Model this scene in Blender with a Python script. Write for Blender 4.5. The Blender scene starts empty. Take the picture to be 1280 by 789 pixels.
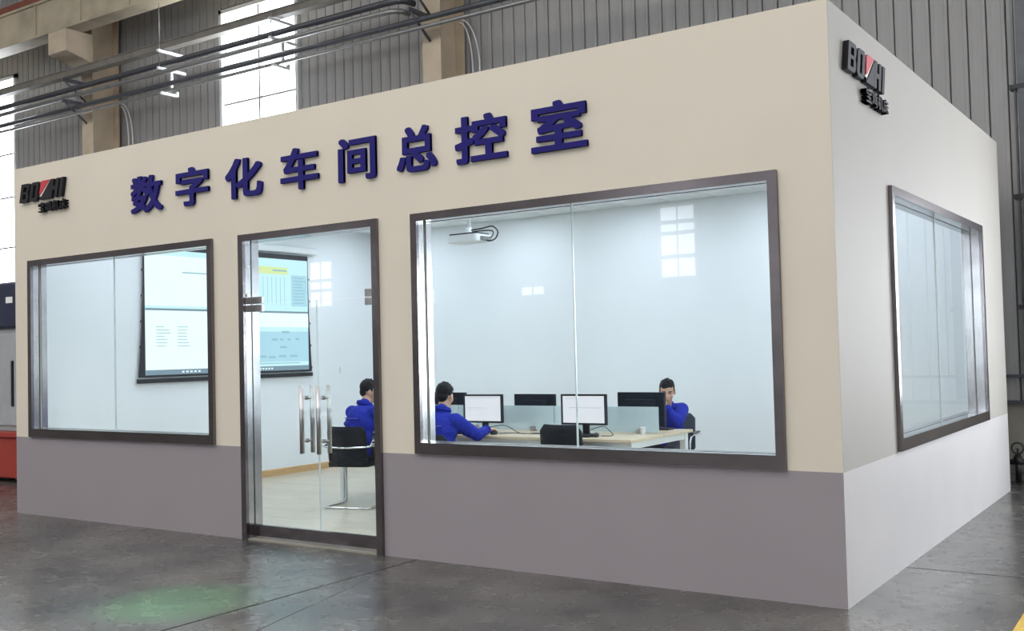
import bpy, bmesh, math, random
from mathutils import Vector, Matrix, Quaternion
random.seed(7)
PI = math.pi
SC = bpy.context.scene
COL = SC.collection

# ------------------------------------------------------------------ camera
cam_data = bpy.data.cameras.new('camera')
cam = bpy.data.objects.new('camera', cam_data)
COL.objects.link(cam)
YAW, PITCH, ROLL = -0.5964, 0.0351, -0.0247
fw = Vector((math.sin(YAW) * math.cos(PITCH), math.cos(YAW) * math.cos(PITCH), math.sin(PITCH)))
rt = Vector((math.cos(YAW), -math.sin(YAW), 0))
up = rt.cross(fw)
rt2 = rt * math.cos(ROLL) + up * math.sin(ROLL)
up2 = -rt * math.sin(ROLL) + up * math.cos(ROLL)
m = Matrix.Identity(4)
for i in range(3):
    m[i][0], m[i][1], m[i][2] = rt2[i], up2[i], -fw[i]
m[0][3], m[1][3], m[2][3] = 1.8761, -6.1804, 1.55
cam.matrix_world = m
cam_data.sensor_width = 36.0
cam_data.lens = 1308.52 * 36.0 / 1280.0
cam_data.clip_end = 200
SC.camera = cam

# ------------------------------------------------------------------ world and exposure
world = bpy.data.worlds.new('world')
SC.world = world
world.use_nodes = True
bg = world.node_tree.nodes['Background']
bg.inputs[0].default_value = (0.80, 0.88, 1.0, 1)
bg.inputs[1].default_value = 1.0
SC.view_settings.view_transform = 'Standard'
SC.view_settings.look = 'None'
SC.view_settings.gamma = 1.0
SC.view_settings.use_curve_mapping = False
SC.view_settings.exposure = 0.55
SC.cycles.max_bounces = 10
SC.cycles.diffuse_bounces = 5
SC.cycles.transparent_max_bounces = 24
SC.cycles.use_denoising = True

# light levels (radiance of what gives off light)
SKYLIGHT = 6.2
WINDOW = 8.0
OFFICE = 10.8
SCREEN = 0.78

# ------------------------------------------------------------------ materials
MATS = {}
def nodes_of(name):
    mt = bpy.data.materials.new(name)
    mt.use_nodes = True
    nt = mt.node_tree
    return mt, nt, nt.nodes['Principled BSDF']

def mat(name, col, rough=0.5, metal=0.0, var=0.08, scale=6.0, bump=0.0, bscale=60.0, spec=0.5, stretch=None, coat=0.0):
    """Principled material with procedural colour mottling and fine relief."""
    if name in MATS:
        return MATS[name]
    mt, nt, b = nodes_of(name)
    L = nt.links
    tc = nt.nodes.new('ShaderNodeTexCoord')
    src = tc.outputs['Object']
    if stretch:
        mp = nt.nodes.new('ShaderNodeMapping')
        mp.inputs['Scale'].default_value = stretch
        L.new(src, mp.inputs[0]); src = mp.outputs[0]
    n = nt.nodes.new('ShaderNodeTexNoise')
    n.inputs['Scale'].default_value = scale
    n.inputs['Detail'].default_value = 4
    L.new(src, n.inputs['Vector'])
    r = nt.nodes.new('ShaderNodeValToRGB')
    r.color_ramp.elements[0].position = 0.25
    r.color_ramp.elements[1].position = 0.75
    c0 = [max(0, c * (1 - var)) for c in col]
    c1 = [min(1, c * (1 + var)) for c in col]
    r.color_ramp.elements[0].color = (*c0, 1)
    r.color_ramp.elements[1].color = (*c1, 1)
    L.new(n.outputs['Fac'], r.inputs[0])
    L.new(r.outputs[0], b.inputs['Base Color'])
    b.inputs['Roughness'].default_value = rough
    b.inputs['Metallic'].default_value = metal
    b.inputs['Specular IOR Level'].default_value = spec
    b.inputs['Coat Weight'].default_value = coat
    if bump:
        n2 = nt.nodes.new('ShaderNodeTexNoise')
        n2.inputs['Scale'].default_value = bscale
        L.new(src, n2.inputs['Vector'])
        bp = nt.nodes.new('ShaderNodeBump')
        bp.inputs['Strength'].default_value = bump
        bp.inputs['Distance'].default_value = 0.01
        L.new(n2.outputs['Fac'], bp.inputs['Height'])
        L.new(bp.outputs[0], b.inputs['Normal'])
    MATS[name] = mt
    return mt

def emit(name, col, strength, var=0.03, scale=3.0):
    if name in MATS:
        return MATS[name]
    mt = bpy.data.materials.new(name)
    mt.use_nodes = True
    nt = mt.node_tree
    nt.nodes.clear()
    out = nt.nodes.new('ShaderNodeOutputMaterial')
    e = nt.nodes.new('ShaderNodeEmission')
    tc = nt.nodes.new('ShaderNodeTexCoord')
    n = nt.nodes.new('ShaderNodeTexNoise'); n.inputs['Scale'].default_value = scale
    r = nt.nodes.new('ShaderNodeValToRGB')
    r.color_ramp.elements[0].color = (*[c * (1 - var) for c in col], 1)
    r.color_ramp.elements[1].color = (*[c * (1 + var) for c in col], 1)
    nt.links.new(tc.outputs['Object'], n.inputs['Vector'])
    nt.links.new(n.outputs['Fac'], r.inputs[0])
    nt.links.new(r.outputs[0], e.inputs[0])
    e.inputs[1].default_value = strength
    nt.links.new(e.outputs[0], out.inputs[0])
    MATS[name] = mt
    return mt

def glass(name, tint, ior=1.6, rough=0.0):
    """thin sheet glass: clear transmission plus a fresnel mirror on the outward faces"""
    if name in MATS:
        return MATS[name]
    mt = bpy.data.materials.new(name)
    mt.use_nodes = True
    nt = mt.node_tree
    nt.nodes.clear()
    out = nt.nodes.new('ShaderNodeOutputMaterial')
    mix = nt.nodes.new('ShaderNodeMixShader')
    tr = nt.nodes.new('ShaderNodeBsdfTransparent'); tr.inputs[0].default_value = (*tint, 1)
    gl = nt.nodes.new('ShaderNodeBsdfGlossy'); gl.inputs['Roughness'].default_value = rough
    fr = nt.nodes.new('ShaderNodeFresnel'); fr.inputs[0].default_value = ior
    ge = nt.nodes.new('ShaderNodeNewGeometry')
    inv = nt.nodes.new('ShaderNodeMath'); inv.operation = 'SUBTRACT'; inv.inputs[0].default_value = 1.0
    mul = nt.nodes.new('ShaderNodeMath'); mul.operation = 'MULTIPLY'
    nt.links.new(ge.outputs['Backfacing'], inv.inputs[1])
    nt.links.new(fr.outputs[0], mul.inputs[0]); nt.links.new(inv.outputs[0], mul.inputs[1])
    nt.links.new(mul.outputs[0], mix.inputs[0])
    nt.links.new(tr.outputs[0], mix.inputs[1]); nt.links.new(gl.outputs[0], mix.inputs[2])
    nt.links.new(mix.outputs[0], out.inputs[0])
    MATS[name] = mt
    return mt

def frosted(name, col):
    mt = bpy.data.materials.new(name)
    mt.use_nodes = True
    nt = mt.node_tree
    nt.nodes.clear()
    out = nt.nodes.new('ShaderNodeOutputMaterial')
    a = nt.nodes.new('ShaderNodeBsdfTranslucent'); a.inputs[0].default_value = (*col, 1)
    d = nt.nodes.new('ShaderNodeBsdfDiffuse'); d.inputs[0].default_value = (*col, 1)
    t = nt.nodes.new('ShaderNodeBsdfTransparent'); t.inputs[0].default_value = (0.85, 0.93, 0.95, 1)
    n = nt.nodes.new('ShaderNodeTexNoise'); n.inputs['Scale'].default_value = 300
    tc = nt.nodes.new('ShaderNodeTexCoord'); nt.links.new(tc.outputs['Object'], n.inputs['Vector'])
    m1 = nt.nodes.new('ShaderNodeMixShader'); m1.inputs[0].default_value = 0.5
    m2 = nt.nodes.new('ShaderNodeMixShader')
    mr = nt.nodes.new('ShaderNodeMapRange'); mr.inputs['To Min'].default_value = 0.3; mr.inputs['To Max'].default_value = 0.5
    nt.links.new(n.outputs['Fac'], mr.inputs['Value']); nt.links.new(mr.outputs[0], m2.inputs[0])
    nt.links.new(a.outputs[0], m1.inputs[1]); nt.links.new(d.outputs[0], m1.inputs[2])
    nt.links.new(m1.outputs[0], m2.inputs[1]); nt.links.new(t.outputs[0], m2.inputs[2])
    nt.links.new(m2.outputs[0], out.inputs[0])
    return mt

CREAM = mat('cream_paint', (0.63, 0.575, 0.485), 0.55, var=0.02, scale=1.5, bump=0.05, bscale=120)
BAND = mat('mauve_grey_paint', (0.27, 0.242, 0.262), 0.5, var=0.03, scale=2, bump=0.05, bscale=120)
SIDECREAM_DIM = mat('side_cream_dimmed', (0.37, 0.348, 0.318), 0.62, var=0.02, scale=1.5, bump=0.03, bscale=120, spec=0.3)  # same cream paint, darkened to offset the strong daylight on this side
SIDEBAND_GLARE = mat('side_band_glare_grey', (0.53, 0.51, 0.51), 0.5, var=0.03, scale=2, bump=0.03, bscale=120, spec=0.4)  # band colour lightened to carry the daylight glare on this side
INWHITE = mat('office_white_paint', (0.80, 0.82, 0.83), 0.6, var=0.015, scale=2)
STEEL = mat('brushed_stainless', (0.22, 0.195, 0.205), 0.2, 1.0, var=0.16, scale=2.2, bump=0.012, bscale=90, stretch=(1, 1, 2.5))
STEEL_LIT = mat('stainless_lit_by_office', (0.42, 0.40, 0.415), 0.22, 1.0, var=0.12, scale=2.2, stretch=(1, 1, 2.5))  # same steel, lightened for the office light the reveals reflect
CHROME = mat('chrome', (0.72, 0.74, 0.76), 0.12, 1.0, var=0.03)
BRUSHED = mat('satin_steel', (0.50, 0.49, 0.49), 0.3, 1.0, var=0.08)
GLASS = glass('window_glass', (0.95, 0.985, 0.985), 1.43)
GLASS_EDGE = mat('glass_edge_green', (0.55, 0.64, 0.64), 0.2, var=0.1)
NAVY = mat('navy_letter', (0.010, 0.007, 0.135), 0.6, var=0.05, spec=0.2)
LOGOBLACK = mat('logo_black', (0.010, 0.010, 0.014), 0.55, spec=0.25, var=0.1)
LOGORED = mat('logo_red', (0.50, 0.03, 0.05), 0.4, var=0.05)
LOGOWHITE = mat('logo_pale_trim', (0.72, 0.66, 0.60), 0.4, var=0.05)
BLACK = mat('black_plastic', (0.012, 0.013, 0.017), 0.4, var=0.15)
MONBACK = mat('monitor_shell', (0.009, 0.012, 0.022), 0.5, spec=0.25, var=0.15)
CHAIRFAB = mat('black_mesh_fabric', (0.010, 0.012, 0.017), 0.75, spec=0.2, var=0.2, scale=40, bump=0.3, bscale=300)
CHAIRGREY = mat('slate_fabric', (0.045, 0.06, 0.085), 0.75, var=0.2, scale=40, bump=0.3, bscale=300)
MAPLE = mat('maple_laminate', (0.60, 0.49, 0.34), 0.4, var=0.10, scale=3, stretch=(1, 9, 9))
WHITE = mat('white_enamel', (0.78, 0.80, 0.80), 0.4, var=0.03)
SKIRT = mat('honey_wood', (0.58, 0.37, 0.17), 0.45, var=0.12, scale=4, stretch=(1, 1, 8))
FROST = frosted('frosted_partition', (0.78, 0.87, 0.90))
SKIN = mat('skin', (0.56, 0.34, 0.235), 0.5, var=0.06, scale=25)
HAIR = mat('black_hair', (0.004, 0.004, 0.006), 0.55, spec=0.25, var=0.3, scale=80, bump=0.5, bscale=200)
JACKET = mat('blue_work_cloth', (0.013, 0.026, 0.32), 0.8, var=0.14, spec=0.2, scale=14, bump=0.35, bscale=40)
SEAM = mat('blue_seam', (0.08, 0.10, 0.52), 0.7, var=0.1)
TROUSER = mat('dark_trouser_cloth', (0.02, 0.022, 0.035), 0.8, var=0.25, scale=20, bump=0.2)
SHOE = mat('black_shoe', (0.012, 0.012, 0.012), 0.5, var=0.2)
CLAD = mat('grey_cladding', (0.36, 0.352, 0.35), 0.42, 0.0, var=0.18, scale=1.1, bump=0.05, bscale=30, stretch=(3, 1, 0.6))
CLADBACK = mat('cladding_joint', (0.11, 0.11, 0.11), 0.7, var=0.2)
MASON = mat('render_plinth', (0.24, 0.225, 0.195), 0.8, var=0.2, scale=3, bump=0.3)
COLUMN = mat('beige_steel_paint', (0.56, 0.46, 0.34), 0.5, var=0.16, scale=2.5)
BEAMP = mat('weathered_beige_paint', (0.46, 0.395, 0.29), 0.55, var=0.28, scale=1.8)
TRUNK = mat('grey_brown_trunking', (0.17, 0.155, 0.135), 0.5, var=0.2)
PIPE = mat('dark_grey_pipe', (0.085, 0.09, 0.105), 0.35, 0.3, var=0.2)
PIPEL = mat('zinc_conduit', (0.30, 0.30, 0.30), 0.35, 0.6, var=0.15)
REDPAINT = mat('red_machine_paint', (0.30, 0.035, 0.025), 0.45, var=0.15)
RUST = mat('red_brown_rail', (0.22, 0.06, 0.035), 0.6, var=0.2)
MNAVY = mat('machine_navy', (0.015, 0.02, 0.05), 0.4, var=0.2)
MGREY = mat('machine_grey', (0.34, 0.35, 0.37), 0.45, var=0.08)
YELLOW = mat('yellow_line_paint', (0.62, 0.40, 0.04), 0.6, var=0.15, scale=20)
DARKIN = mat('slab_joint_filler', (0.035, 0.033, 0.03), 0.9, var=0.2)
HALLW = mat('hall_wall_paint', (0.28, 0.28, 0.28), 0.7, var=0.1)
TILE = mat('ceiling_tile_white', (0.76, 0.79, 0.80), 0.8, var=0.03, scale=30, bump=0.2, bscale=150)
TBAR = mat('ceiling_grid_shadow', (0.22, 0.25, 0.27), 0.7, var=0.05)
DAY = emit('daylight_pane', (0.90, 0.95, 1.0), WINDOW, var=0.08, scale=1.5)
DAYR = emit('daylight_pane_bright', (0.90, 0.95, 1.0), WINDOW * 0.95, var=0.08, scale=1.5)
DAY_FILL = emit('added_fill_pane', (0.90, 0.95, 1.0), WINDOW * 2.0, var=0.08, scale=1.5)  # panes of the added low window, brightened to fill the side wall
SKYP = emit('skylight_sheet', (1.0, 0.98, 0.94), SKYLIGHT)
LEDP = emit('led_diffuser', (0.84, 0.91, 1.04), OFFICE)

def concrete():
    mt, nt, b = nodes_of('polished_concrete')
    L = nt.links
    ge = nt.nodes.new('ShaderNodeNewGeometry')
    n = nt.nodes.new('ShaderNodeTexNoise'); n.inputs['Scale'].default_value = 1.1; n.inputs['Detail'].default_value = 10; n.inputs['Roughness'].default_value = 0.52
    n2 = nt.nodes.new('ShaderNodeTexNoise'); n2.inputs['Scale'].default_value = 7; n2.inputs['Detail'].default_value = 6; n2.inputs['Distortion'].default_value = 0.3
    L.new(ge.outputs['Position'], n.inputs['Vector']); L.new(ge.outputs['Position'], n2.inputs['Vector'])
    r = nt.nodes.new('ShaderNodeValToRGB')
    r.color_ramp.elements[0].position = 0.36; r.color_ramp.elements[0].color = (0.030, 0.030, 0.031, 1)
    r.color_ramp.elements[1].position = 0.70; r.color_ramp.elements[1].color = (0.145, 0.137, 0.124, 1)
    mx = nt.nodes.new('ShaderNodeMath'); mx.operation = 'MULTIPLY_ADD'; mx.inputs[1].default_value = 0.22
    L.new(n2.outputs['Fac'], mx.inputs[0])
    sc = nt.nodes.new('ShaderNodeMath'); sc.operation = 'MULTIPLY'; sc.inputs[1].default_value = 0.82
    L.new(n.outputs['Fac'], sc.inputs[0]); L.new(sc.outputs[0], mx.inputs[2])
    L.new(mx.outputs[0], r.inputs[0]); L.new(r.outputs[0], b.inputs['Base Color'])
    rr = nt.nodes.new('ShaderNodeMapRange'); rr.inputs['To Min'].default_value = 0.16; rr.inputs['To Max'].default_value = 0.36
    L.new(n2.outputs['Fac'], rr.inputs['Value']); L.new(rr.outputs[0], b.inputs['Roughness'])
    bp = nt.nodes.new('ShaderNodeBump'); bp.inputs['Strength'].default_value = 0.03; bp.inputs['Distance'].default_value = 0.01
    L.new(n2.outputs['Fac'], bp.inputs['Height']); L.new(bp.outputs[0], b.inputs['Normal'])
    return mt
CONCRETE = concrete()

def laminate():
    mt, nt, b = nodes_of('pale_laminate')
    L = nt.links
    ge = nt.nodes.new('ShaderNodeNewGeometry')
    br = nt.nodes.new('ShaderNodeTexBrick')
    br.inputs['Scale'].default_value = 1.0; br.inputs['Brick Width'].default_value = 1.2; br.inputs['Row Height'].default_value = 0.16
    br.inputs['Mortar Size'].default_value = 0.002
    br.inputs['Color1'].default_value = (0.56, 0.50, 0.39, 1); br.inputs['Color2'].default_value = (0.50, 0.44, 0.34, 1)
    br.inputs['Mortar'].default_value = (0.33, 0.30, 0.25, 1)
    L.new(ge.outputs['Position'], br.inputs['Vector'])
    n = nt.nodes.new('ShaderNodeTexNoise'); n.inputs['Scale'].default_value = 5
    mp = nt.nodes.new('ShaderNodeMapping'); mp.inputs['Scale'].default_value = (0.6, 6, 1)
    L.new(ge.outputs['Position'], mp.inputs[0]); L.new(mp.outputs[0], n.inputs['Vector'])
    mx = nt.nodes.new('ShaderNodeMixRGB'); mx.blend_type = 'OVERLAY'; mx.inputs[0].default_value = 0.35
    L.new(br.outputs[0], mx.inputs[1]); L.new(n.outputs['Fac'], mx.inputs[2])
    L.new(mx.outputs[0], b.inputs['Base Color'])
    b.inputs['Roughness'].default_value = 0.28
    return mt
LAMINATE = laminate()

# ------------------------------------------------------------------ mesh helpers
class MB:
    def __init__(s):
        s.v, s.f, s.mi, s.sm = [], [], [], []
    def add(s, verts, faces, mi=0, smooth=False):
        o = len(s.v)
        s.v += [tuple(p) for p in verts]
        for f in faces:
            s.f.append([i + o for i in f]); s.mi.append(mi); s.sm.append(smooth)
        return s
    def box(s, x0, x1, y0, y1, z0, z1, mi=0, bev=0.0):
        if bev <= 0:
            v = [(x, y, z) for x in (x0, x1) for y in (y0, y1) for z in (z0, z1)]
            return s.add(v, [(0, 1, 3, 2), (4, 6, 7, 5), (0, 4, 5, 1), (2, 3, 7, 6), (0, 2, 6, 4), (1, 5, 7, 3)], mi)
        bm = bmesh.new()
        bmesh.ops.create_cube(bm, size=1.0)
        for q in bm.verts:
            q.co = Vector((x0 + (q.co.x + .5) * (x1 - x0), y0 + (q.co.y + .5) * (y1 - y0), z0 + (q.co.z + .5) * (z1 - z0)))
        bmesh.ops.bevel(bm, geom=list(bm.edges), offset=bev, segments=2, affect='EDGES', profile=0.5)
        bm.verts.index_update()
        s.add([q.co for q in bm.verts], [[q.index for q in f.verts] for f in bm.faces], mi, False)
        bm.free()
        return s
    def tube(s, pts, r, n=10, mi=0, closed=False, flat=1.0, upv=None):
        pts = [Vector(p) for p in pts]
        rs = r if isinstance(r, (list, tuple)) else [r] * len(pts)
        ring = []
        prev = None
        for i, p in enumerate(pts):
            if closed:
                t = pts[(i + 1) % len(pts)] - pts[i - 1]
            else:
                t = pts[min(i + 1, len(pts) - 1)] - pts[max(i - 1, 0)]
            t.normalize()
            if prev is None:
                a = Vector(upv) if upv else (Vector((0, 0, 1)) if abs(t.z) < 0.9 else Vector((1, 0, 0)))
                u = (a - t * a.dot(t)).normalized()
            else:
                u = (prev - t * prev.dot(t)).normalized()
            prev = u
            w = t.cross(u)
            ring.append([p + (u * math.cos(2 * PI * k / n) * flat + w * math.sin(2 * PI * k / n)) * rs[i] for k in range(n)])
        v = [q for rg in ring for q in rg]
        f = []
        m = len(ring)
        for i in range(m if closed else m - 1):
            j = (i + 1) % m
            for k in range(n):
                k2 = (k + 1) % n
                f.append((i * n + k, i * n + k2, j * n + k2, j * n + k))
        s.add(v, f, mi, True)
        if not closed:
            s.add(ring[0], [list(range(n))[::-1]], mi); s.add(ring[-1], [list(range(n))], mi)
        return s
    def prism(s, poly, axis, a0, a1, mi=0):
        """poly: list of 2d points, extruded along axis ('x','y','z') from a0 to a1"""
        def P(q, a):
            return {'x': (a, q[0], q[1]), 'y': (q[0], a, q[1]), 'z': (q[0], q[1], a)}[axis]
        n = len(poly)
        v = [P(q, a0) for q in poly] + [P(q, a1) for q in poly]
        f = [list(range(n)), list(range(2 * n - 1, n - 1, -1))]
        for i in range(n):
            j = (i + 1) % n
            f.append((j, i, n + i, n + j))
        return s.add(v, f, mi)
    def ell(s, c, r, n=14, mi=0, rot=None):
        c = Vector(c)
        r = (r, r, r) if isinstance(r, (int, float)) else r
        v, f = [], []
        h = n // 2
        for i in range(h + 1):
            th = PI * i / h
            for k in range(n):
                ph = 2 * PI * k / n
                q = Vector((r[0] * math.sin(th) * math.cos(ph), r[1] * math.sin(th) * math.sin(ph), r[2] * math.cos(th)))
                if rot: q = rot @ q
                v.append(c + q)
        for i in range(h):
            for k in range(n):
                f.append((i * n + k, (i + 1) * n + k, (i + 1) * n + (k + 1) % n, i * n + (k + 1) % n))
        return s.add(v, f, mi, True)
    def cap(s, p0, r0, p1, r1, n=12):
        """tapered capsule: round ends and a cone between"""
        s.ell(p0, r0, n); s.ell(p1, r1, n)
        return s.tube([p0, p1], [r0, r1], n)
    def mesh(s, name):
        me = bpy.data.meshes.new(name)
        me.from_pydata(s.v, [], s.f)
        me.polygons.foreach_set('material_index', s.mi)
        me.polygons.foreach_set('use_smooth', s.sm)
        bm = bmesh.new(); bm.from_mesh(me)
        bmesh.ops.remove_doubles(bm, verts=bm.verts, dist=1e-6)
        bmesh.ops.recalc_face_normals(bm, faces=bm.faces)
        bm.to_mesh(me); bm.free()
        return me
    def build(s, name, mats, parent=None):
        me = s.mesh(name)
        for q in (mats if isinstance(mats, (list, tuple)) else [mats]):
            me.materials.append(q)
        return link(name, me, parent)

def link(name, data, parent=None):
    o = bpy.data.objects.new(name, data)
    COL.objects.link(o)
    if parent is not None:
        o.parent = parent
    return o

def tag(o, label=None, cat=None, group=None, kind=None):
    if label: o['label'] = label
    if cat: o['category'] = cat
    if group: o['group'] = group
    if kind: o['kind'] = kind
    return o

def thing(name, label, cat, loc=(0, 0, 0), rz=0.0, group=None, kind=None):
    o = link(name, None)
    o.location = loc; o.rotation_euler = (0, 0, rz)
    o.empty_display_size = 0.2
    return tag(o, label, cat, group, kind)

def copy_tree(o, parent=None):
    c = o.copy()
    COL.objects.link(c)
    c.parent = parent
    for ch in list(o.children):
        copy_tree(ch, c)
    return c

def struct(name, mb, mats, label, cat, parent=None):
    return tag(mb.build(name, mats, parent), label, cat, kind='structure')

def arc(c, r, a0, a1, n, ax='xy'):
    out = []
    for i in range(n + 1):
        a = a0 + (a1 - a0) * i / n
        out.append((c[0] + r * math.cos(a), c[1] + r * math.sin(a)))
    return out

# ------------------------------------------------------------------ hall shell
XL, XR, YB, YF, ZR = -32.0, 13.0, -24.0, 6.5, 11.5
L_, D_, H_, HB = 8.64, 5.64, 3.612, 0.795       # control room: length, depth, height, paint band
T_ = 0.14

# floor of concrete slabs with saw-cut joints
floor = struct('floor', MB().box(XL, XR, YB, YF + 0.3, -0.30, -0.02), DARKIN, 'polished grey concrete floor slabs of the workshop hall', 'floor')
xs = [XL, -22, -15.9, -9.75, -3.235, 2.9, 8.0, XR]
ys = [YB, -17.0, -10.8, -4.7, 1.35, YF + 0.3]
G = 0.009
for i in range(len(xs) - 1):
    for j in range(len(ys) - 1):
        MB().box(xs[i] + G, xs[i + 1] - G, ys[j] + G, ys[j + 1] - G, -0.02, 0.0).build('floor_slab', CONCRETE, floor)
# hairline crack beside the joint in front of the door
ck = [(-2.746, -2.045), (-2.86, -1.62), (-2.94, -1.30), (-3.06, -0.86), (-3.167, -0.465)]
cb = MB()
for (p, q) in zip(ck[:-1], ck[1:]):
    cb.prism([(p[0] - .0022, p[1]), (p[0] + .0022, p[1]), (q[0] + .0022, q[1]), (q[0] - .0022, q[1])], 'z', -.001, .0006)
cb.build('floor_crack', DARKIN, floor)
# painted yellow walkway line, bottom right
yl = MB().add([(0.905, -1.2, 0.0005), (1.005, -1.2, 0.0005), (0.985, 1.0, 0.0005), (0.865, 1.0, 0.0005),
               (0.905, -1.2, 0.003), (1.005, -1.2, 0.003), (0.985, 1.0, 0.003), (0.865, 1.0, 0.003)],
              [(0, 1, 2, 3), (4, 5, 6, 7), (0, 1, 5, 4), (1, 2, 6, 5), (2, 3, 7, 6), (3, 0, 4, 7)])
tag(yl.build('floor_line', YELLOW), 'yellow painted walkway line on the concrete beside the room', 'floor line')

# back wall: plinth + sheet cladding, with tall windows
WINS = [(-21.8, -19.6, 7.85), (-13.0, -11.0, 7.88), (3.2, 5.4, 7.88), (1.4, 3.0, 3.2)]  # last one is unseen, added to light the far side wall
wb = MB()
wb.box(XL, XR, YF + 0.12, YF + 0.3, -0.3, ZR)
wall_back = struct('wall_back', wb, CLADBACK, 'grey sheet-clad rear wall of the workshop hall', 'wall')
MB().box(XL, XR, YF - 0.02, YF + 0.12, 0, 0.86).build('plinth', MASON, wall_back)
MB().box(XL, XR, YF - 0.06, YF - 0.02, 0.84, 0.885).build('ledge_rail', PIPE, wall_back)
MB().box(XL, XR, YF - 0.06, YF + 0.0, 1.135, 1.17).build('girt_rail', PIPE, wall_back)
# one cladding strip: 0.2 m wide, raised pan with folded edges
P = 0.2
prof = [(0.003, 0.0), (0.010, -0.022), (0.045, -0.024), (0.05, -0.027), (0.15, -0.027), (0.155, -0.024), (0.19, -0.022), (0.197, 0.0)]
clad_me = MB().prism(prof, 'z', 0, 1).mesh('cladding_strip')
clad_me.materials.append(CLAD)
def strip(x, z0, z1):
    o = link('cladding_strip', clad_me, wall_back)
    o.location = (x, YF + 0.06, z0); o.scale = (1, 1, z1 - z0)
x = -25.0
while x < 9.0:
    seg = [(0.88, ZR)]
    for (a, b, zt) in WINS:
        if x + P > a + 0.001 and x < b - 0.001:
            seg = [(zt + 0.05, ZR)]
    for z0, z1 in seg:
        strip(x, z0, z1)
    x += P

def hall_window(a, b, zt, z0, n, label, y=YF, face=-1, cols=2, pane_mat=None, rows=(1.9, 3.0, 4.1, 5.2, 6.15, 6.85)):
    pane_mat = pane_mat or DAY
    t = thing('window_%d' % n, label, 'window', (0, 0, 0), kind='structure')
    yy = sorted((y - .03, y + .12)) if face < 0 else (y, y + .06)
    f = MB()
    w = 0.07
    f.box(a, a + w, *yy, z0, zt).box(b - w, b, *yy, z0, zt).box(a, b, *yy, zt - w, zt).box(a, b, *yy, z0, z0 + w)
    f.build('window_frame', WHITE, t)
    ym = y + .05
    for k in range(1, cols):
        xm = a + (b - a) * k / cols
        MB().box(xm - 0.02, xm + 0.02, ym - 0.04, ym + 0.02, z0, zt).build('mullion', PIPEL, t)
    zz = [z0] + [r for r in rows if z0 < r < zt] + [zt]
    for r in zz[1:-1]:
        tw = 0.018 if face < 0 else 0.06
        MB().box(a, b, ym - 0.035, ym + 0.02, r - tw, r + tw).build('transom', PIPEL, t)
    for k in range(cols):
        for i in range(len(zz) - 1):
            xa, xb = a + (b - a) * k / cols, a + (b - a) * (k + 1) / cols
            MB().box(xa + 0.02, xb - 0.02, ym + 0.025 if face < 0 else ym - 0.035, ym + 0.035 if face < 0 else ym - 0.025, zz[i] + 0.01, zz[i + 1] - 0.01).build('pane', pane_mat, t)
    return t
hall_window(*WINS[0], 0.9, 4, 'tall bright hall window at the far left edge')
hall_window(*WINS[1], 0.9, 5, 'tall bright hall window behind the pipes, above the sign')
hall_window(*WINS[2], 0.9, 6, 'tall bright hall window on the rear wall right of the room', pane_mat=DAYR)
hall_window(*WINS[3], 0.9, 20, 'added unseen low window of the rear wall, lighting the side wall', pane_mat=DAY_FILL)

# the other hall walls and the roof
wo = MB().box(XL, XR, YB - 0.3, YB, -0.3, ZR)
struct('wall_opposite', wo, HALLW, 'grey hall wall opposite the control room', 'wall')
struct('wall_left_end', MB().box(XL - 0.3, XL, YB, YF, -0.3, ZR), HALLW, 'grey left end wall of the hall', 'wall')
struct('wall_right_end', MB().box(XR, XR + 0.3, YB, YF, -0.3, ZR), HALLW, 'grey right end wall of the hall', 'wall')
roof = struct('ceiling_hall', MB().box(XL - 0.3, XR + 0.3, YB - 0.3, YF + 0.3, ZR, ZR + 0.2), HALLW, 'sheet roof of the workshop hall with skylight strips', 'roof')
for xa in (-27, -18.5, -10, -1.5, 7):
    MB().box(xa - 1.0, xa + 1.0, -21, -2.5, ZR - 0.05, ZR - 0.01).build('skylight', SKYP, roof)
n = 7
for a, b, z0, zt, rows in [(-12.92, -11.62, 3.75, 6.1, (4.45, 5.2, 5.55)), (-28.5, -27.2, 3.5, 5.4, (4.2, 4.6)),
                           (-18.3, -17.25, 3.45, 3.85, ()), (-22.6, -22.0, 3.4, 3.95, (3.68,)),
                           (-6.0, -4.0, 1.0, 7.8, (2, 3, 4, 5, 6, 7)), (2.5, 4.5, 1.0, 7.8, (2, 3, 4, 5, 6, 7)), (9.5, 11.5, 1.0, 7.8, (2, 3, 4, 5, 6, 7))]:
    hall_window(a, b, zt, z0, n, 'hall window number %d on the wall opposite the room, seen only as reflection' % (n - 6) if False else 'bright window of the opposite hall wall, centred %.0f metres along it' % (a + 32), y=YB, face=1, rows=rows)
    n += 1
# right end wall: big daylit windows
def end_window(y0, y1, z0, zt, n):
    t = thing('window_%d' % n, 'bright window of the right end wall, starting %.0f metres from its near corner' % (y0 + 24), 'window', kind='structure')
    f = MB()
    f.box(XR - 0.05, XR - 0.001, y0, y0 + .07, z0, zt).box(XR - 0.05, XR - 0.001, y1 - .07, y1, z0, zt).box(XR - 0.05, XR - 0.001, y0, y1, z0, z0 + .07).box(XR - 0.05, XR - 0.001, y0, y1, zt - .07, zt)
    f.build('window_frame', WHITE, t)
    MB().box(XR - 0.03, XR - 0.02, y0 + .07, y1 - .07, z0 + .07, zt - .07).build('pane', DAY, t)
end_window(2.0, 5.4, 0.9, 6.0, n)

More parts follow.
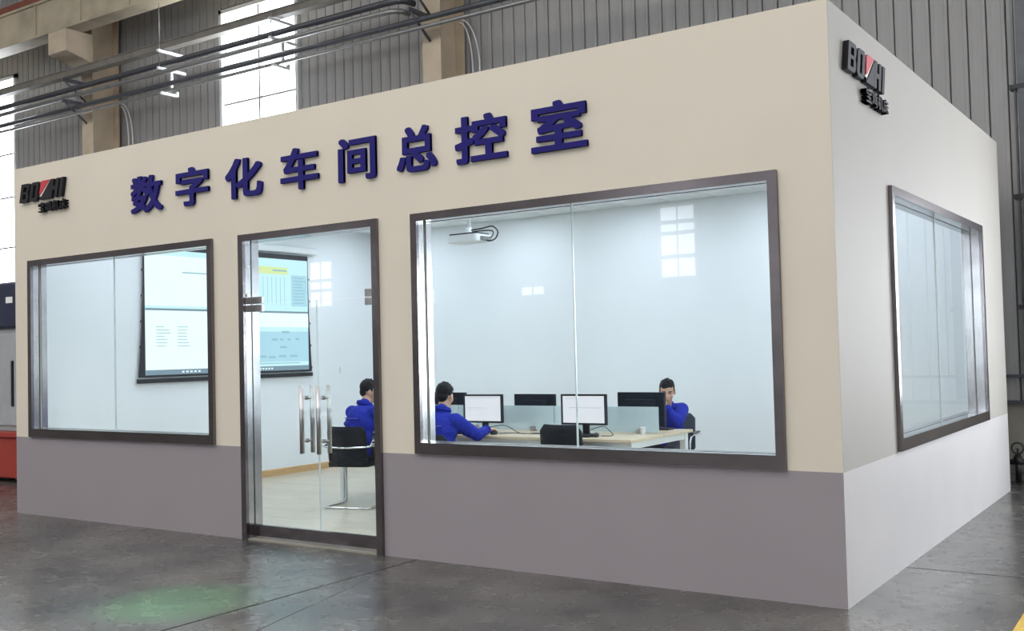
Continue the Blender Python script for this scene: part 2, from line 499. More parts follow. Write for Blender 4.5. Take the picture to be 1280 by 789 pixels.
# ------------------------------------------------------------------ control room shell
def wall_x(mb, x0, x1, z0, z1, y0, y1, hole=None):
    """wall pieces split at the paint band; material 0 above, 1 below"""
    def piece(a, b, c, d):
        if b - a < 1e-4 or d - c < 1e-4: return
        if c < HB < d:
            mb.box(a, b, y0, y1, c, HB, 1); mb.box(a, b, y0, y1, HB, d, 0)
        else:
            mb.box(a, b, y0, y1, c, d, 1 if d <= HB + 1e-6 else 0)
    holes = sorted(hole or [])
    cur = x0
    for (a, b, c, d) in holes:
        piece(cur, a, z0, z1)
        piece(a, b, z0, c); piece(a, b, d, z1)
        cur = b
    piece(cur, x1, z0, z1)

ZT = 2.622                     # head of the casings
MX1, MX2 = -3.220, -0.336      # main window casing
DX1, DX2 = -5.154, -3.562      # door casing
LX1, LX2 = -8.372, -5.503      # left window casing
SY1, SY2 = 1.2395, 4.5115      # side window casing
CW = 0.06                      # casing width
CWB = 0.085                    # casing width along the sill
SILL = 0.80
front = MB()
wall_x(front, -L_, 0, 0, H_, 0, T_, [(LX1 + .05, LX2 - .05, SILL + .075, ZT - .05), (DX1 + .05, DX2 - .05, 0, ZT - .05), (MX1 + .05, MX2 - .05, SILL + .075, ZT - .05)])
struct('wall_front', front, [CREAM, BAND], 'cream front wall of the control room with a mauve-grey lower band', 'wall')
side = MB()
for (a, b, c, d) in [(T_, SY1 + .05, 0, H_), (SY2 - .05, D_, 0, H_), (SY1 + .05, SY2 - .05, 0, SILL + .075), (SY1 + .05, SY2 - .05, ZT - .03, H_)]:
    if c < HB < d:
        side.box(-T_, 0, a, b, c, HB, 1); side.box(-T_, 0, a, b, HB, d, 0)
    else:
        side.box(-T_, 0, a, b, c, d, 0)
# thin returned face of the front wall's end, given the side's adjusted colours
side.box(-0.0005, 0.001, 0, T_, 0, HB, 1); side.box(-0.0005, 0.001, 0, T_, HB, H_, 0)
struct('wall_side', side, [SIDECREAM_DIM, SIDEBAND_GLARE], 'side wall of the control room, cream darkened and lower band lightened for daylight', 'wall')
struct('wall_left', MB().box(-L_, -L_ + T_, T_, D_, 0, H_), INWHITE, 'white left wall of the office with the projection screen', 'wall')
struct('wall_rear', MB().box(-L_ + T_, -T_, D_ - T_, D_, 0, H_), INWHITE, 'plain white rear wall of the office', 'wall')
struct('wall_front_lining', MB().box(-L_ + T_, LX1 + .05, T_, T_ + .004, 0, 3.345).box(LX2 - .05, DX1 + .05, T_, T_ + .004, 0, 3.345)
       .box(DX2 - .05, MX1 + .05, T_, T_ + .004, 0, 3.345).box(MX2 - .05, -T_, T_, T_ + .004, 0, 3.345)
       .box(LX1 + .05, MX2 - .05, T_, T_ + .004, ZT - .05, 3.345), INWHITE, 'white inner face of the office front wall', 'wall')
struct('wall_side_lining', MB().box(-T_ - .004, -T_, T_, SY1 + .05, 0, 3.345).box(-T_ - .004, -T_, SY2 - .05, D_ - T_, 0, 3.345)
       .box(-T_ - .004, -T_, SY1 + .05, SY2 - .05, 0, SILL + .075).box(-T_ - .004, -T_, SY1 + .05, SY2 - .05, ZT - .03, 3.345), INWHITE, 'white inner face of the office side wall', 'wall')
struct('floor_office', MB().box(-L_ + T_, -T_, T_ - 0.08, D_ - T_, 0.001, 0.008), LAMINATE, 'pale laminate floor inside the glazed office', 'floor')
bs = -L_ + T_
struct('baseboard_left', MB().prism([(bs, 0.008), (bs + .016, 0.008), (bs + .016, 0.085), (bs + .010, 0.095), (bs, 0.095)], 'y', T_, D_ - T_), SKIRT, 'honey wood skirting board along the screen wall', 'baseboard')
yb = D_ - T_
struct('baseboard_rear', MB().prism([(yb, 0.008), (yb - .016, 0.008), (yb - .016, 0.085), (yb - .010, 0.095), (yb, 0.095)], 'x', bs + .016, -T_), SKIRT, 'honey wood skirting board along the rear office wall', 'baseboard')

# suspended ceiling: tiles in a grid
ZC = 3.345
ceil = struct('ceiling', MB().box(-L_ + T_, -T_, T_, D_ - T_, ZC + 0.012, H_ - 0.02), TBAR, 'white suspended tile ceiling of the office', 'ceiling')
tile_me = MB().box(0.008, 0.592, 0.008, 0.592, 0, 0.012).mesh('ceiling_tile'); tile_me.materials.append(TILE)
LEDS = []
x0t = -L_ + T_ + 0.02
xg = [-8.53 + 0.27 + 0.6 * k for k in range(-1, 15)]
# grid phase: a joint at x = -2.45 and a full tile against the rear wall
jx = [-2.45 + 0.6 * k for k in range(-11, 5)]
jy = [D_ - T_ - 0.6 * k for k in range(1, 10)]
for ix, xx in enumerate(jx):
    for iy, yy in enumerate(jy):
        a, b = max(xx, -L_ + T_ + .002), min(xx + .6, -T_ - .006)
        c, d = max(yy, T_ + .006), yy + .6
        if b - a < 0.03 or d - c < 0.03: continue
        if ix in (2, 5, 8, 11, 13) and iy in (1, 4, 7):
            LEDS.append((xx, yy)); continue
        if b - a > 0.599 and d - c > 0.599:
            o = link('ceiling_tile', tile_me, ceil); o.location = (xx, yy, ZC)
        else:
            MB().box(a + .006, b - .006, c + .006, d - .006, ZC, ZC + .012).build('ceiling_tile', TILE, ceil)
for k, (xx, yy) in enumerate(LEDS):
    row = 'rear' if yy > 4 else ('middle' if yy > 2 else 'front')
    t = thing('ceiling_light', 'square white LED panel in the ceiling, %s row, %s' % (row, ('nearest the screen', 'second from the screen', 'in the middle', 'second from the side window', 'nearest the side window')[k // 3]), 'ceiling light', (xx, yy, ZC - .004), group='office LED panels')
    f = MB().box(.004, .596, .004, .03, 0, .014).box(.004, .596, .57, .596, 0, .014).box(.004, .03, .03, .57, 0, .014).box(.57, .596, .03, .57, 0, .014)
    f.build('panel_frame', WHITE, t)
    MB().box(.03, .57, .03, .57, .006, .012).build('diffuser', LEDP, t)

# ------------------------------------------------------------------ window casings and glass
def casing_front(x0, x1, z0, z1, bottom=True):
    """architrave of mitred bars (thin, folded sheet), front at y=-0.018"""
    y0, y1 = -0.03, 0.0
    parts = []
    parts.append(MB().prism([(x0, z1), (x1, z1), (x1 - CW, z1 - CW), (x0 + CW, z1 - CW)], 'y', y0, y1))
    if bottom:
        parts.append(MB().prism([(x0, z0), (x1, z0), (x1 - CW, z0 + CWB), (x0 + CW, z0 + CWB)], 'y', y0, y1))
        parts.append(MB().prism([(x0, z0), (x0 + CW, z0 + CWB), (x0 + CW, z1 - CW), (x0, z1)], 'y', y0, y1))
        parts.append(MB().prism([(x1, z0), (x1 - CW, z0 + CWB), (x1 - CW, z1 - CW), (x1, z1)], 'y', y0, y1))
    else:
        parts.append(MB().prism([(x0, z0), (x0 + CW, z0), (x0 + CW, z1 - CW), (x0, z1)], 'y', y0, y1))
        parts.append(MB().prism([(x1, z0), (x1 - CW, z0), (x1 - CW, z1 - CW), (x1, z1)], 'y', y0, y1))
    return parts

GY = 0.065
def front_window(n, x0, x1, joint, label):
    t = thing('window_%d' % n, label, 'window', kind='structure')
    for p in casing_front(x0, x1, SILL, ZT):
        p.build('casing_bar', STEEL, t)
    a, b, c, d = x0 + CW, x1 - CW, SILL + CWB, ZT - CW
    # lining of the reveal, outer and inner halves with the glazing groove between
    for (y0, y1) in ((-0.018, GY - .007), (GY + .007, T_ + .012)):
        r = MB()
        r.box(a - .01, a, y0 + .018, y1, c - .008, d + .008).box(b, b + .01, y0 + .018, y1, c - .008, d + .008)
        r.box(a, b, y0 + .018, y1, c - .008, c).box(a, b, y0 + .018, y1, d, d + .008)
        r.build('reveal_lining', STEEL_LIT, t)
    g = MB()
    g.box(a - .01, a - .002, GY - .007, GY + .007, c - .008, d + .008).box(b + .002, b + .01, GY - .007, GY + .007, c - .008, d + .008)
    g.box(a - .002, b + .002, GY - .007, GY + .007, d + .002, d + .008).box(a - .002, b + .002, GY - .007, GY + .007, c - .008, c - .002)
    g.build('glazing_groove', BLACK, t)
    for (p, q) in ((a, joint - .0015), (joint + .0015, b)):
        MB().box(p, q, GY - .005, GY + .005, c, d).build('pane', GLASS, t)
    MB().box(joint - .0045, joint + .0045, GY - .0065, GY + .0065, c, d).build('silicone_joint', GLASS_EDGE, t)
    return t
front_window(1, MX1, MX2, -1.84, 'large steel-framed glass window of two panes right of the door')
front_window(2, LX1, LX2, -7.03, 'steel-framed glass window of two panes left of the door')

# side window (faces +x)
t = thing('window_3', 'steel-framed glass window in the side wall of the room', 'window', kind='structure')
y0, y1, z0, z1 = SY1, SY2, SILL + 0.005, ZT + 0.015
for poly in ([(y0, z1), (y1, z1), (y1 - CW, z1 - CW), (y0 + CW, z1 - CW)], [(y0, z0), (y1, z0), (y1 - CW, z0 + CWB), (y0 + CW, z0 + CWB)],
             [(y0, z0), (y0 + CW, z0 + CWB), (y0 + CW, z1 - CW), (y0, z1)], [(y1, z0), (y1 - CW, z0 + CWB), (y1 - CW, z1 - CW), (y1, z1)]):
    MB().prism(poly, 'x', 0.0, 0.028).build('casing_bar', STEEL, t)
a, b, c, d = y0 + CW, y1 - CW, z0 + CWB, z1 - CW
GX = -0.075
for (u0, u1) in ((GX + .007, 0.0), (-T_ - .012, GX - .007)):
    r = MB()
    r.box(u0, u1, a - .01, a, c - .008, d + .008).box(u0, u1, b, b + .01, c - .008, d + .008).box(u0, u1, a, b, c - .008, c).box(u0, u1, a, b, d, d + .008)
    r.build('reveal_lining', STEEL_LIT, t)
MB().box(GX - .007, GX + .007, a - .01, a - .002, c - .008, d + .008).box(GX - .007, GX + .007, b + .002, b + .01, c - .008, d + .008).box(GX - .007, GX + .007, a, b, d + .002, d + .008).build('glazing_groove', BLACK, t)
for (p, q) in ((a, 2.95 - .0015), (2.95 + .0015, b)):
    MB().box(GX - .005, GX + .005, p, q, c, d).build('pane', GLASS, t)
MB().box(GX - .0065, GX + .0065, 2.9455, 2.9545, c, d).build('silicone_joint', GLASS_EDGE, t)

# ------------------------------------------------------------------ door
t = thing('door_1', 'steel-framed double glass door with long pull handles', 'door', kind='structure')
for p in casing_front(DX1, DX2, 0.0, ZT, bottom=False):
    p.build('casing_bar', STEEL, t)
a, b, d = DX1 + CW, DX2 - CW, ZT - CW
for (u0, u1) in ((0.0, GY - .007), (GY + .007, T_ + .012)):
    r = MB()
    r.box(a - .01, a, u0, u1, 0.004, d + .008).box(b, b + .01, u0, u1, 0.004, d + .008).box(a, b, u0, u1, d, d + .008)
    r.build('reveal_lining', STEEL_LIT, t)
MB().box(a - .01, a - .002, GY - .007, GY + .007, 0, d + .008).box(b + .002, b + .01, GY - .007, GY + .007, 0, d + .008).box(a, b, GY - .007, GY + .007, d + .002, d + .008).build('glazing_groove', BLACK, t)
MB().box(a, b, -0.015, T_ + 0.02, 0.0, 0.014).build('threshold', MASON, t)
MB().box(a, b, GY - .005, GY + .005, 2.022, d).build('transom_pane', GLASS, t)
JN = -4.31
for (p, q, hx, hinge) in ((a + .004, JN - .002, -4.445, a), (JN + .002, b - .004, -4.252, b)):
    leaf = MB().box(p, q, GY - .006, GY + .006, 0.03, 2.016).build('door_leaf', GLASS, t)
    MB().box(p, q, GY - .02, GY + .02, 0.03, 0.125).build('bottom_rail', STEEL, leaf)
    s = 1 if hinge == a else -1
    w = sorted((hinge, hinge + s * 0.145))
    MB().box(w[0], w[1], GY - .016, GY + .016, 1.955, 2.014, bev=.003).box(w[0], w[1], GY - .016, GY + .016, 2.024, 2.083, bev=.003).build('patch_fitting', BRUSHED, leaf)
    for yy in (GY - 0.062, GY + 0.062):
        h = MB().tube([(hx, yy, 0.757), (hx, yy, 1.318)], 0.019, 16)
        for zz in (0.86, 1.215):
            h.tube([(hx, yy, zz), (hx, GY, zz)], 0.010, 10)
            h.tube([(hx, GY - .012 if yy < GY else GY + .012, zz), (hx, GY - .006 if yy < GY else GY + .006, zz)], 0.017, 12)
        h.build('pull_handle', BRUSHED, leaf)
    edge = q if s == 1 else p
    MB().box(edge - .0015, edge + .0015, GY - .0065, GY + .0065, 0.125, 2.016).build('leaf_edge', GLASS_EDGE, leaf)
# closer/floor pivots on the left reveal
MB().tube([(a + .001, .02, 2.10), (a + .012, .02, 2.10)], 0.014, 12).tube([(a + .001, .02, 2.35), (a + .008, .02, 2.35)], 0.011, 12).build('pivot_boss', BRUSHED, t)

# ------------------------------------------------------------------ lettering
def glyph(ch, x0, x1, z0, z1, depth, weight, plane='front', shear=0.0):
    c = bpy.data.curves.new('glyph', 'FONT')
    c.body = ch; c.extrude = 0.5; c.resolution_u = 3
    o = bpy.data.objects.new('glyph', c); COL.objects.link(o)
    dg = bpy.context.evaluated_depsgraph_get(); dg.update()
    me = bpy.data.meshes.new_from_object(o.evaluated_get(dg))
    bpy.data.objects.remove(o); bpy.data.curves.remove(c)
    # heavier strokes: nine shifted copies stacked into one mesh, each a hair deeper
    bb = bmesh.new()
    for k in range(9):
        src = bmesh.new(); src.from_mesh(me)
        a_ = k * PI / 4
        off = Vector((0, 0, 0)) if k == 8 else Vector((round(math.cos(a_) * 1.2), round(math.sin(a_) * 1.2), 0)) * weight
        for v in src.verts:
            v.co = Vector((v.co.x, v.co.y, v.co.z * (1 + .012 * k))) + off
        tmp = bpy.data.meshes.new('tmp'); src.to_mesh(tmp); src.free()
        bb.from_mesh(tmp); bpy.data.meshes.remove(tmp)
    bb.to_mesh(me); bb.free()
    X = [v.co.x for v in me.vertices]; Y = [v.co.y for v in me.vertices]
    a, b, lo, hi = min(X), max(X), min(Y), max(Y)
    for v in me.vertices:
        u = x0 + (v.co.x - a) / (b - a) * (x1 - x0)
        w = z0 + (v.co.y - lo) / (hi - lo) * (z1 - z0)
        u += shear * (w - z0)
        e = -0.006 - depth * (v.co.z + 0.5)
        if plane == 'front': v.co = (u, e, w)
        else: v.co = (-e, u, w)
    if plane == 'front':
        pass
    bm = bmesh.new(); bm.from_mesh(me)
    bmesh.ops.recalc_face_normals(bm, faces=bm.faces)
    bm.to_mesh(me); bm.free()
    return me

signs = [('数', -6.636, -6.174), ('字', -5.978, -5.528), ('化', -5.305, -4.841), ('车', -4.616, -4.180),
         ('间', -3.955, -3.557), ('总', -3.342, -2.951), ('控', -2.776, -2.310), ('室', -2.103, -1.649)]
order = ['first', 'second', 'third', 'fourth', 'fifth', 'sixth', 'seventh', 'eighth']
for k, (ch, xa, xb) in enumerate(signs):
    me = glyph(ch, xa, xb, 2.942, 3.29, 0.022, 0.024)
    me.materials.append(NAVY)
    o = link('sign_character', me)
    tag(o, 'navy raised Chinese character %s, %s from the left of the sign' % (ch, order[k]), 'sign letter', 'navy sign characters over the door')

def logo(plane, u0, label):
    """italic black logo with red emblem; u runs to the reader's right, local origin u0, base z"""
    t = thing('wall_logo', label, 'logo')
    zb, zt, D = 3.235, 3.425, 0.035
    sh = 0.24
    def pl(poly, depth=D):
        q = [(u0 + p[0] + sh * (p[1]), zb + p[1] * 1.0) for p in poly]
        if plane == 'front': return MB().prism(q, 'y', -depth - .004, -.004)
        return MB().prism(q, 'x', .004, depth + .004)
    Hh = zt - zb
    def letter(name, polys, mt=LOGOBLACK, depth=D):
        b = MB()
        for p in polys:
            q = pl(p, depth); b.add(q.v, q.f)
        b.build(name, mt, t)
    k = Hh
    # B: stem + two bowls built as strokes
    letter('letter_b', [[(0, 0), (.048, 0), (.048, k), (0, k)],
                        [(.048, k - .032), (.048, k), (.125, k), (.150, k - .022), (.150, k * .5 + .03), (.138, k * .5), (.105, k * .5), (.105, k - .032)],
                        [(.048, 0), (.048, .032), (.105, .032), (.105, k * .5), (.138, k * .5), (.152, k * .5 - .03), (.152, .022), (.127, 0)],
                        [(.048, k * .5 - .012), (.048, k * .5 + .012), (.105, k * .5 + .012), (.105, k * .5 - .012)]])
    o0 = .178
    letter('letter_o', [[(o0, .024), (o0 + .024, 0), (o0 + .05, 0), (o0 + .05, k), (o0 + .024, k), (o0, k - .024)],
                        [(o0 + .095, 0), (o0 + .121, 0), (o0 + .145, .024), (o0 + .145, k - .024), (o0 + .121, k), (o0 + .095, k)],
                        [(o0 + .05, 0), (o0 + .095, 0), (o0 + .095, .03), (o0 + .05, .03)],
                        [(o0 + .05, k - .03), (o0 + .095, k - .03), (o0 + .095, k), (o0 + .05, k)]])
    c0 = .352
    letter('emblem_red', [[(c0, .055), (c0, k - .02), (c0 + .02, k), (c0 + .15, k), (c0 + .02, .055)]], LOGORED)
    letter('emblem_trim', [[(c0 - .002, .040), (c0 + .018, .052), (c0 + .152, k), (c0 + .166, k), (c0 + .035, .030)]], LOGOWHITE, D - .006)
    letter('emblem_black', [[(c0 + .004, .030), (c0 + .03, .014), (c0 + .17, k), (c0 + .175, k), (c0 + .175, 0), (c0 + .02, 0)]])
    h0 = .53
    letter('letter_h', [[(h0, 0), (h0 + .048, 0), (h0 + .048, k), (h0, k)], [(h0 + .092, 0), (h0 + .14, 0), (h0 + .14, k), (h0 + .092, k)],
                        [(h0 + .048, k * .5 - .018), (h0 + .092, k * .5 - .018), (h0 + .092, k * .5 + .018), (h0 + .048, k * .5 + .018)]])
    i0 = .70
    letter('letter_i', [[(i0, 0), (i0 + .05, 0), (i0 + .05, k), (i0, k)]])
    u = .345
    for ch in '宝鸡机床':
        me = glyph(ch, u0 + u, u0 + u + .112, 3.105, 3.205, D, 0.022, plane)
        me.materials.append(LOGOBLACK)
        link('small_character', me, t)
        u += .124
    return t
logo('front', -8.49, 'black and red raised logo on the front wall, top left')
lg = logo('side', 0.25, 'black and red raised logo on the side wall, top right')
lg.scale = (1, 1.115, 1); lg.location = (0, -0.03, 0)

# ------------------------------------------------------------------ projection screen
t = thing('projection_screen', 'pull-down projection screen glowing with two stacked computer desktops', 'screen', (-L_ + T_, 0, 0))
SX = 0.035
ya, yb2 = 1.47, 4.085
# fabric with concave (tensioned) sides
def side_curve(base, out, n=8):
    return [(base + out * (1 - q / n) ** 2.2, 1.36 + (2.93 - 1.36) * q / n) for q in range(n + 1)]
lft = side_curve(ya - .02, -.075); rgt = side_curve(yb2 + .012, .05)
MB().prism(lft + rgt[::-1], 'x', SX - .004, SX).build('screen_fabric', BLACK, t)
MB().box(SX - .015, SX + .015, 1.355, 4.15, 1.295, 1.345, bev=.006).build('bottom_bar', BLACK, t)
MB().box(0.002, SX + .05, 1.30, 4.25, 2.955, 3.045, bev=.012).build('screen_case', WHITE, t)
for k in range(5):
    for yy, dy in ((lft[k + 1][0] - .006, -.01), (rgt[k + 1][0] + .006, .01)):
        MB().box(SX - .003, SX + .003, min(yy, yy + dy), max(yy, yy + dy), 1.40 + k * .3, 1.425 + k * .3).build('tension_tab', BLACK, t)
E_TOP = emit('projected_pale_blue', (0.62, 0.90, 0.95), SCREEN)
E_WHITE = emit('projected_white', (0.86, 1.0, 1.0), SCREEN * 1.05)
E_YEL = emit('projected_yellow', (0.72, 0.84, 0.42), SCREEN)
E_BLU = emit('projected_sky_blue', (0.50, 0.78, 0.92), SCREEN * 0.9)
E_GRY = emit('projected_taskbar', (0.22, 0.31, 0.38), SCREEN)
E_TXT = emit('projected_text', (0.36, 0.60, 0.68), SCREEN * 0.9)
img = MB().box(SX, SX + .002, ya, yb2, 1.385, 2.865).build('projected_image', E_TOP, t)
def im(name, y0, y1, z0, z1, mt, lay=1):
    MB().box(SX + .002 * lay, SX + .002 * lay + .001, y0, y1, z0, z1).build(name, mt, img)
im('desktop_window', ya, 3.05, 2.20, 2.80, E_WHITE)
im('desktop_window', ya, yb2, 2.07, 2.145, E_WHITE)
im('desktop_window', ya, 3.0, 1.44, 2.07, E_WHITE)
im('desktop_window', 3.0, yb2, 1.96, 2.10, E_WHITE, 2)
im('taskbar', ya, yb2, 2.145, 2.17, E_GRY, 2)
im('taskbar', ya, yb2, 1.385, 1.445, E_GRY, 2)
im('title_bar', 3.0, 3.72, 2.66, 2.755, E_YEL)
im('title_bar', 2.0, 2.95, 2.60, 2.615, E_TXT, 2)
im('side_panel', 3.78, 4.07, 2.24, 2.66, E_BLU)
im('lower_desktop', 3.02, yb2, 1.50, 1.90, E_BLU)
rr = random.Random(3)
for k in range(9):
    im('table_row', 3.82, 3.98 + rr.random() * .08, 2.28 + k * .042, 2.292 + k * .042, E_TXT, 2)
for k in range(6):
    im('table_column', 3.28 + k * .075, 3.286 + k * .075, 2.26, 2.62, E_TXT, 2)
im('heading', 3.45, 3.7, 2.70, 2.72, E_TXT, 2)
for (yy, zz, w) in [(3.60, 1.88, .13), (3.42, 1.78, .10), (3.56, 1.78, .06), (3.70, 1.78, .05), (3.84, 1.785, .07), (3.56, 1.68, .12), (3.22, 1.56, .1), (3.36, 1.55, .12), (3.54, 1.56, .13), (3.74, 1.56, .13)]:
    im('icon', yy, yy + w, zz, zz + .028, E_TXT, 2)
im('caption_line', 3.1, 3.92, 1.475, 1.487, E_TXT, 2)
for k in range(7):
    im('text_line', 1.62, 1.72 + rr.random() * .12, 1.72 + k * .038, 1.728 + k * .038, E_TXT, 2)
    im('text_line', 1.92, 2.0 + rr.random() * .1, 1.72 + k * .038, 1.728 + k * .038, E_TXT, 2)
for k in range(5):
    im('taskbar_icon', 1.98 + k * .06, 2.012 + k * .06, 1.405, 1.425, E_WHITE, 3)
    im('taskbar_icon', 3.2 + k * .05, 3.228 + k * .05, 1.405, 1.425, E_WHITE, 3)

# ------------------------------------------------------------------ hall steelwork
def hcol(xc, label):
    t = thing('steel_column', label, 'column')
    w = 0.17
    MB().box(xc - w, xc + w, 5.87, 5.892, 0, ZR).build('front_flange', COLUMN, t)
    MB().box(xc - w, xc + w, 6.44, 6.462, 0, ZR).build('rear_flange', COLUMN, t)
    MB().box(xc - .01, xc + .01, 5.892, 6.44, 0, ZR).build('web', COLUMN, t)
    c = MB().prism([(5.30, 7.44), (5.30, 7.855), (5.87, 7.855), (5.87, 7.30)], 'x', xc + .17, xc + .20)
    c.prism([(5.30, 7.44), (5.30, 7.855), (5.87, 7.855), (5.87, 7.30)], 'x', xc - .37, xc - .34)
    c.box(xc - .34, xc + .17, 5.30, 5.325, 7.44, 7.855)
    c.prism([(5.30, 7.44), (5.325, 7.44 + .02), (5.87, 7.32), (5.87, 7.30)], 'x', xc - .34, xc + .17)
    c.build('corbel', COLUMN, t)
    for z in (6.93, 6.53):
        b = MB().box(xc - .05, xc + .0, 5.36, 5.87, z - .03, z + .03)
        b.tube([(xc - .02, 5.42, z - .03), (xc - .02, 5.868, z - .36)], .02, 6)
        b.build('pipe_bracket', PIPE, t)
    return t
hcol(-16.10, 'beige steel column behind the far left end of the room')
hcol(-7.62, 'beige steel column rising behind the middle of the room')

bm_ = MB()
bm_.box(XL, XR, 5.30, 5.66, 7.86, 7.90).box(XL, XR, 5.335, 5.60, 7.90, 8.50).box(XL, XR, 5.30, 5.66, 8.50, 8.55)
t = thing('crane_runway_beam', 'heavy beige crane runway beam at the upper left', 'beam')
bm_.build('girder', BEAMP, t)
x = -30.0
while x < 12:
    MB().box(x, x + .05, 5.305, 5.335, 7.90, 8.50).build('stiffener', BEAMP, t)
    x += 1.45
tag(MB().box(XL, XR, 5.34, 5.46, 8.551, 8.70).build('crane_rail', RUST), 'red-brown crane rail lying on the runway beam', 'rail')

rail = MB().box(XL, XR, 5.56, 5.72, 7.055, 7.17).box(XL, XR, 5.545, 5.735, 7.16, 7.18)
tag(rail.build('cable_trunking', TRUNK), 'square grey-brown cable trunking, topmost of the wall pipe runs', 'cable trunking')
tag(MB().tube([(XL, 5.58, 6.79), (-8.3, 5.58, 6.79), (-8.05, 5.6, 6.79), (-7.95, 5.68, 6.79), (-7.93, 5.86, 6.79)], .05, 12).build('wall_pipe', PIPE), 'dark grey pipe just under the square trunking', 'pipe', 'pipe runs along the rear wall')
tag(MB().tube([(XL, 5.60, 6.66), (-8.4, 5.60, 6.66), (-8.15, 5.62, 6.66), (-8.05, 5.7, 6.66), (-8.03, 5.86, 6.66)], .042, 12).build('wall_pipe', PIPEL), 'zinc pipe second below the square trunking', 'pipe', 'pipe runs along the rear wall')
tag(MB().tube([(XL, 5.58, 6.43), (XR, 5.58, 6.40)], .042, 12).build('wall_pipe', PIPE), 'dark lower pipe crossing in front of the tall window', 'pipe', 'pipe runs along the rear wall')
tag(MB().tube([(XL, 5.62, 6.325), (XR, 5.62, 6.30)], .03, 10).build('wall_pipe', PIPEL), 'thin pale conduit, lowest of the wall pipe runs', 'pipe', 'pipe runs along the rear wall')

def hanger(xc, label):
    t = thing('pipe_hanger', label, 'pipe hanger', group='pipe hangers on the rear wall')
    MB().tube([(xc, 5.5, 6.7), (xc, 5.5, 8.5)], .008, 6).build('hanger_rod', PIPEL, t)
    for z in (7.02, 6.71):
        MB().box(xc - .025, xc + .025, 5.46, 6.05, z - .03, z + .015).build('strut_arm', WHITE, t)
    MB().box(xc - .02, xc + .02, 5.73, 5.77, 6.36, 6.69).build('drop_link', WHITE, t)
    MB().box(xc - .025, xc + .025, 5.52, 5.88, 6.25, 6.29).build('strut_arm', WHITE, t)
    MB().box(xc - .03, xc + .03, 5.84, 5.88, 6.25, 6.34).build('end_stop', WHITE, t)
hanger(-13.42, 'white strut pipe hanger with thin rod left of the tall window')
hanger(-10.6, 'white strut pipe hanger in front of the tall window')

def cable(pts, label, name='wall_cable', r=.012):
    tag(MB().tube(pts, r, 6).build(name, WHITE), label, 'cable', 'thin cables beside the columns')
def bend(x0, z0, x1, z1, y):
    out = []
    for i in range(9):
        a = PI / 2 * i / 8
        out.append((x0 + (x1 - x0) * math.sin(a), y, z1 + (z0 - z1) * math.cos(a) if False else z0 - (z0 - z1) * (1 - math.cos(a))))
    return out + [(x1, y, 3.7)]
for (xb, who) in ((-7.50, 'middle'), (-15.80, 'left')):
    for k, dx in enumerate((0.0, .13)):
        cable(bend(xb, 6.55 + .05 * k, xb + .24 + dx, 5.75, 6.40), 'thin pale cable curving down beside the %s column, %s of the pair' % (who, ('left', 'right')[k]))

# riser and valve at the far right edge
t = thing('cable_riser', 'dark vertical cable riser with pale edge tube at the right edge', 'cable riser')
MB().box(0.13, 0.48, 6.28, 6.42, 0.9, ZR).build('tray', PIPE, t)
MB().tube([(0.095, 6.35, 0.9), (0.095, 6.35, ZR)], .014, 8).build('edge_tube', PIPEL, t)
for z in (1.9, 3.1, 4.3, 5.5, 6.7):
    MB().box(.05, .50, 6.27, 6.44, z - .02, z + .03).build('clip', BLACK, t)
t = thing('valve', 'small dark pipe valve with handwheel at the foot of the wall', 'valve', (-0.03, 6.36, 0))
MB().tube([(0, 0, 0.0), (0, 0, .30)], .03, 10).ell((0, 0, .24), (.05, .05, .06)).tube([(-.09, 0, .22), (.12, 0, .22)], .03, 10).build('valve_body', BLACK, t)
MB().tube([(.0 + .06 * math.cos(2 * PI * k / 14), .0, .37 + .06 * math.sin(2 * PI * k / 14)) for k in range(14)], .009, 6, closed=True).tube([(0, 0, .28), (0, 0, .37)], .01, 6).build('handwheel', BLACK, t)
tag(MB().tube([(-.4, 6.40, .10), (1.5, 6.40, .10)], .02, 8).build('floor_pipe', PIPEL), 'thin pale pipe along the foot of the wall at right', 'pipe')

# machine tool beyond the left end of the room
t = thing('machine_tool', 'machine tool with red base and navy hood at the far left', 'machine', (-12.2, 1.5, 0))
MB().box(-1.4, 1.4, 0, 1.6, 0.06, 0.60, bev=.02).build('base', REDPAINT, t)
MB().box(-1.45, 1.45, -.05, 1.6, 0.60, 0.67, bev=.01).build('base_flange', REDPAINT, t)
MB().box(-1.35, 1.35, .04, 1.55, 0.67, 2.03, bev=.02).build('cabinet', MGREY, t)
d_ = MB().box(.2, .98, .015, .04, .75, 1.95, bev=.005).build('door_panel', MGREY, t)
MB().box(.9, .93, -.01, .015, 1.0, 1.6).build('handle', BLACK, d_)
MB().box(-1.4, 1.4, -.02, 1.55, 2.03, 2.64, bev=.03).build('hood', MNAVY, t)
MB().box(.82, .97, -.026, -.02, 2.36, 2.44).build('name_plate', WHITE, t)
for sx in (-1.2, 1.2):
    MB().box(sx - .1, sx + .1, .1, .3, 0.0, .06).build('levelling_foot', BLACK, t)

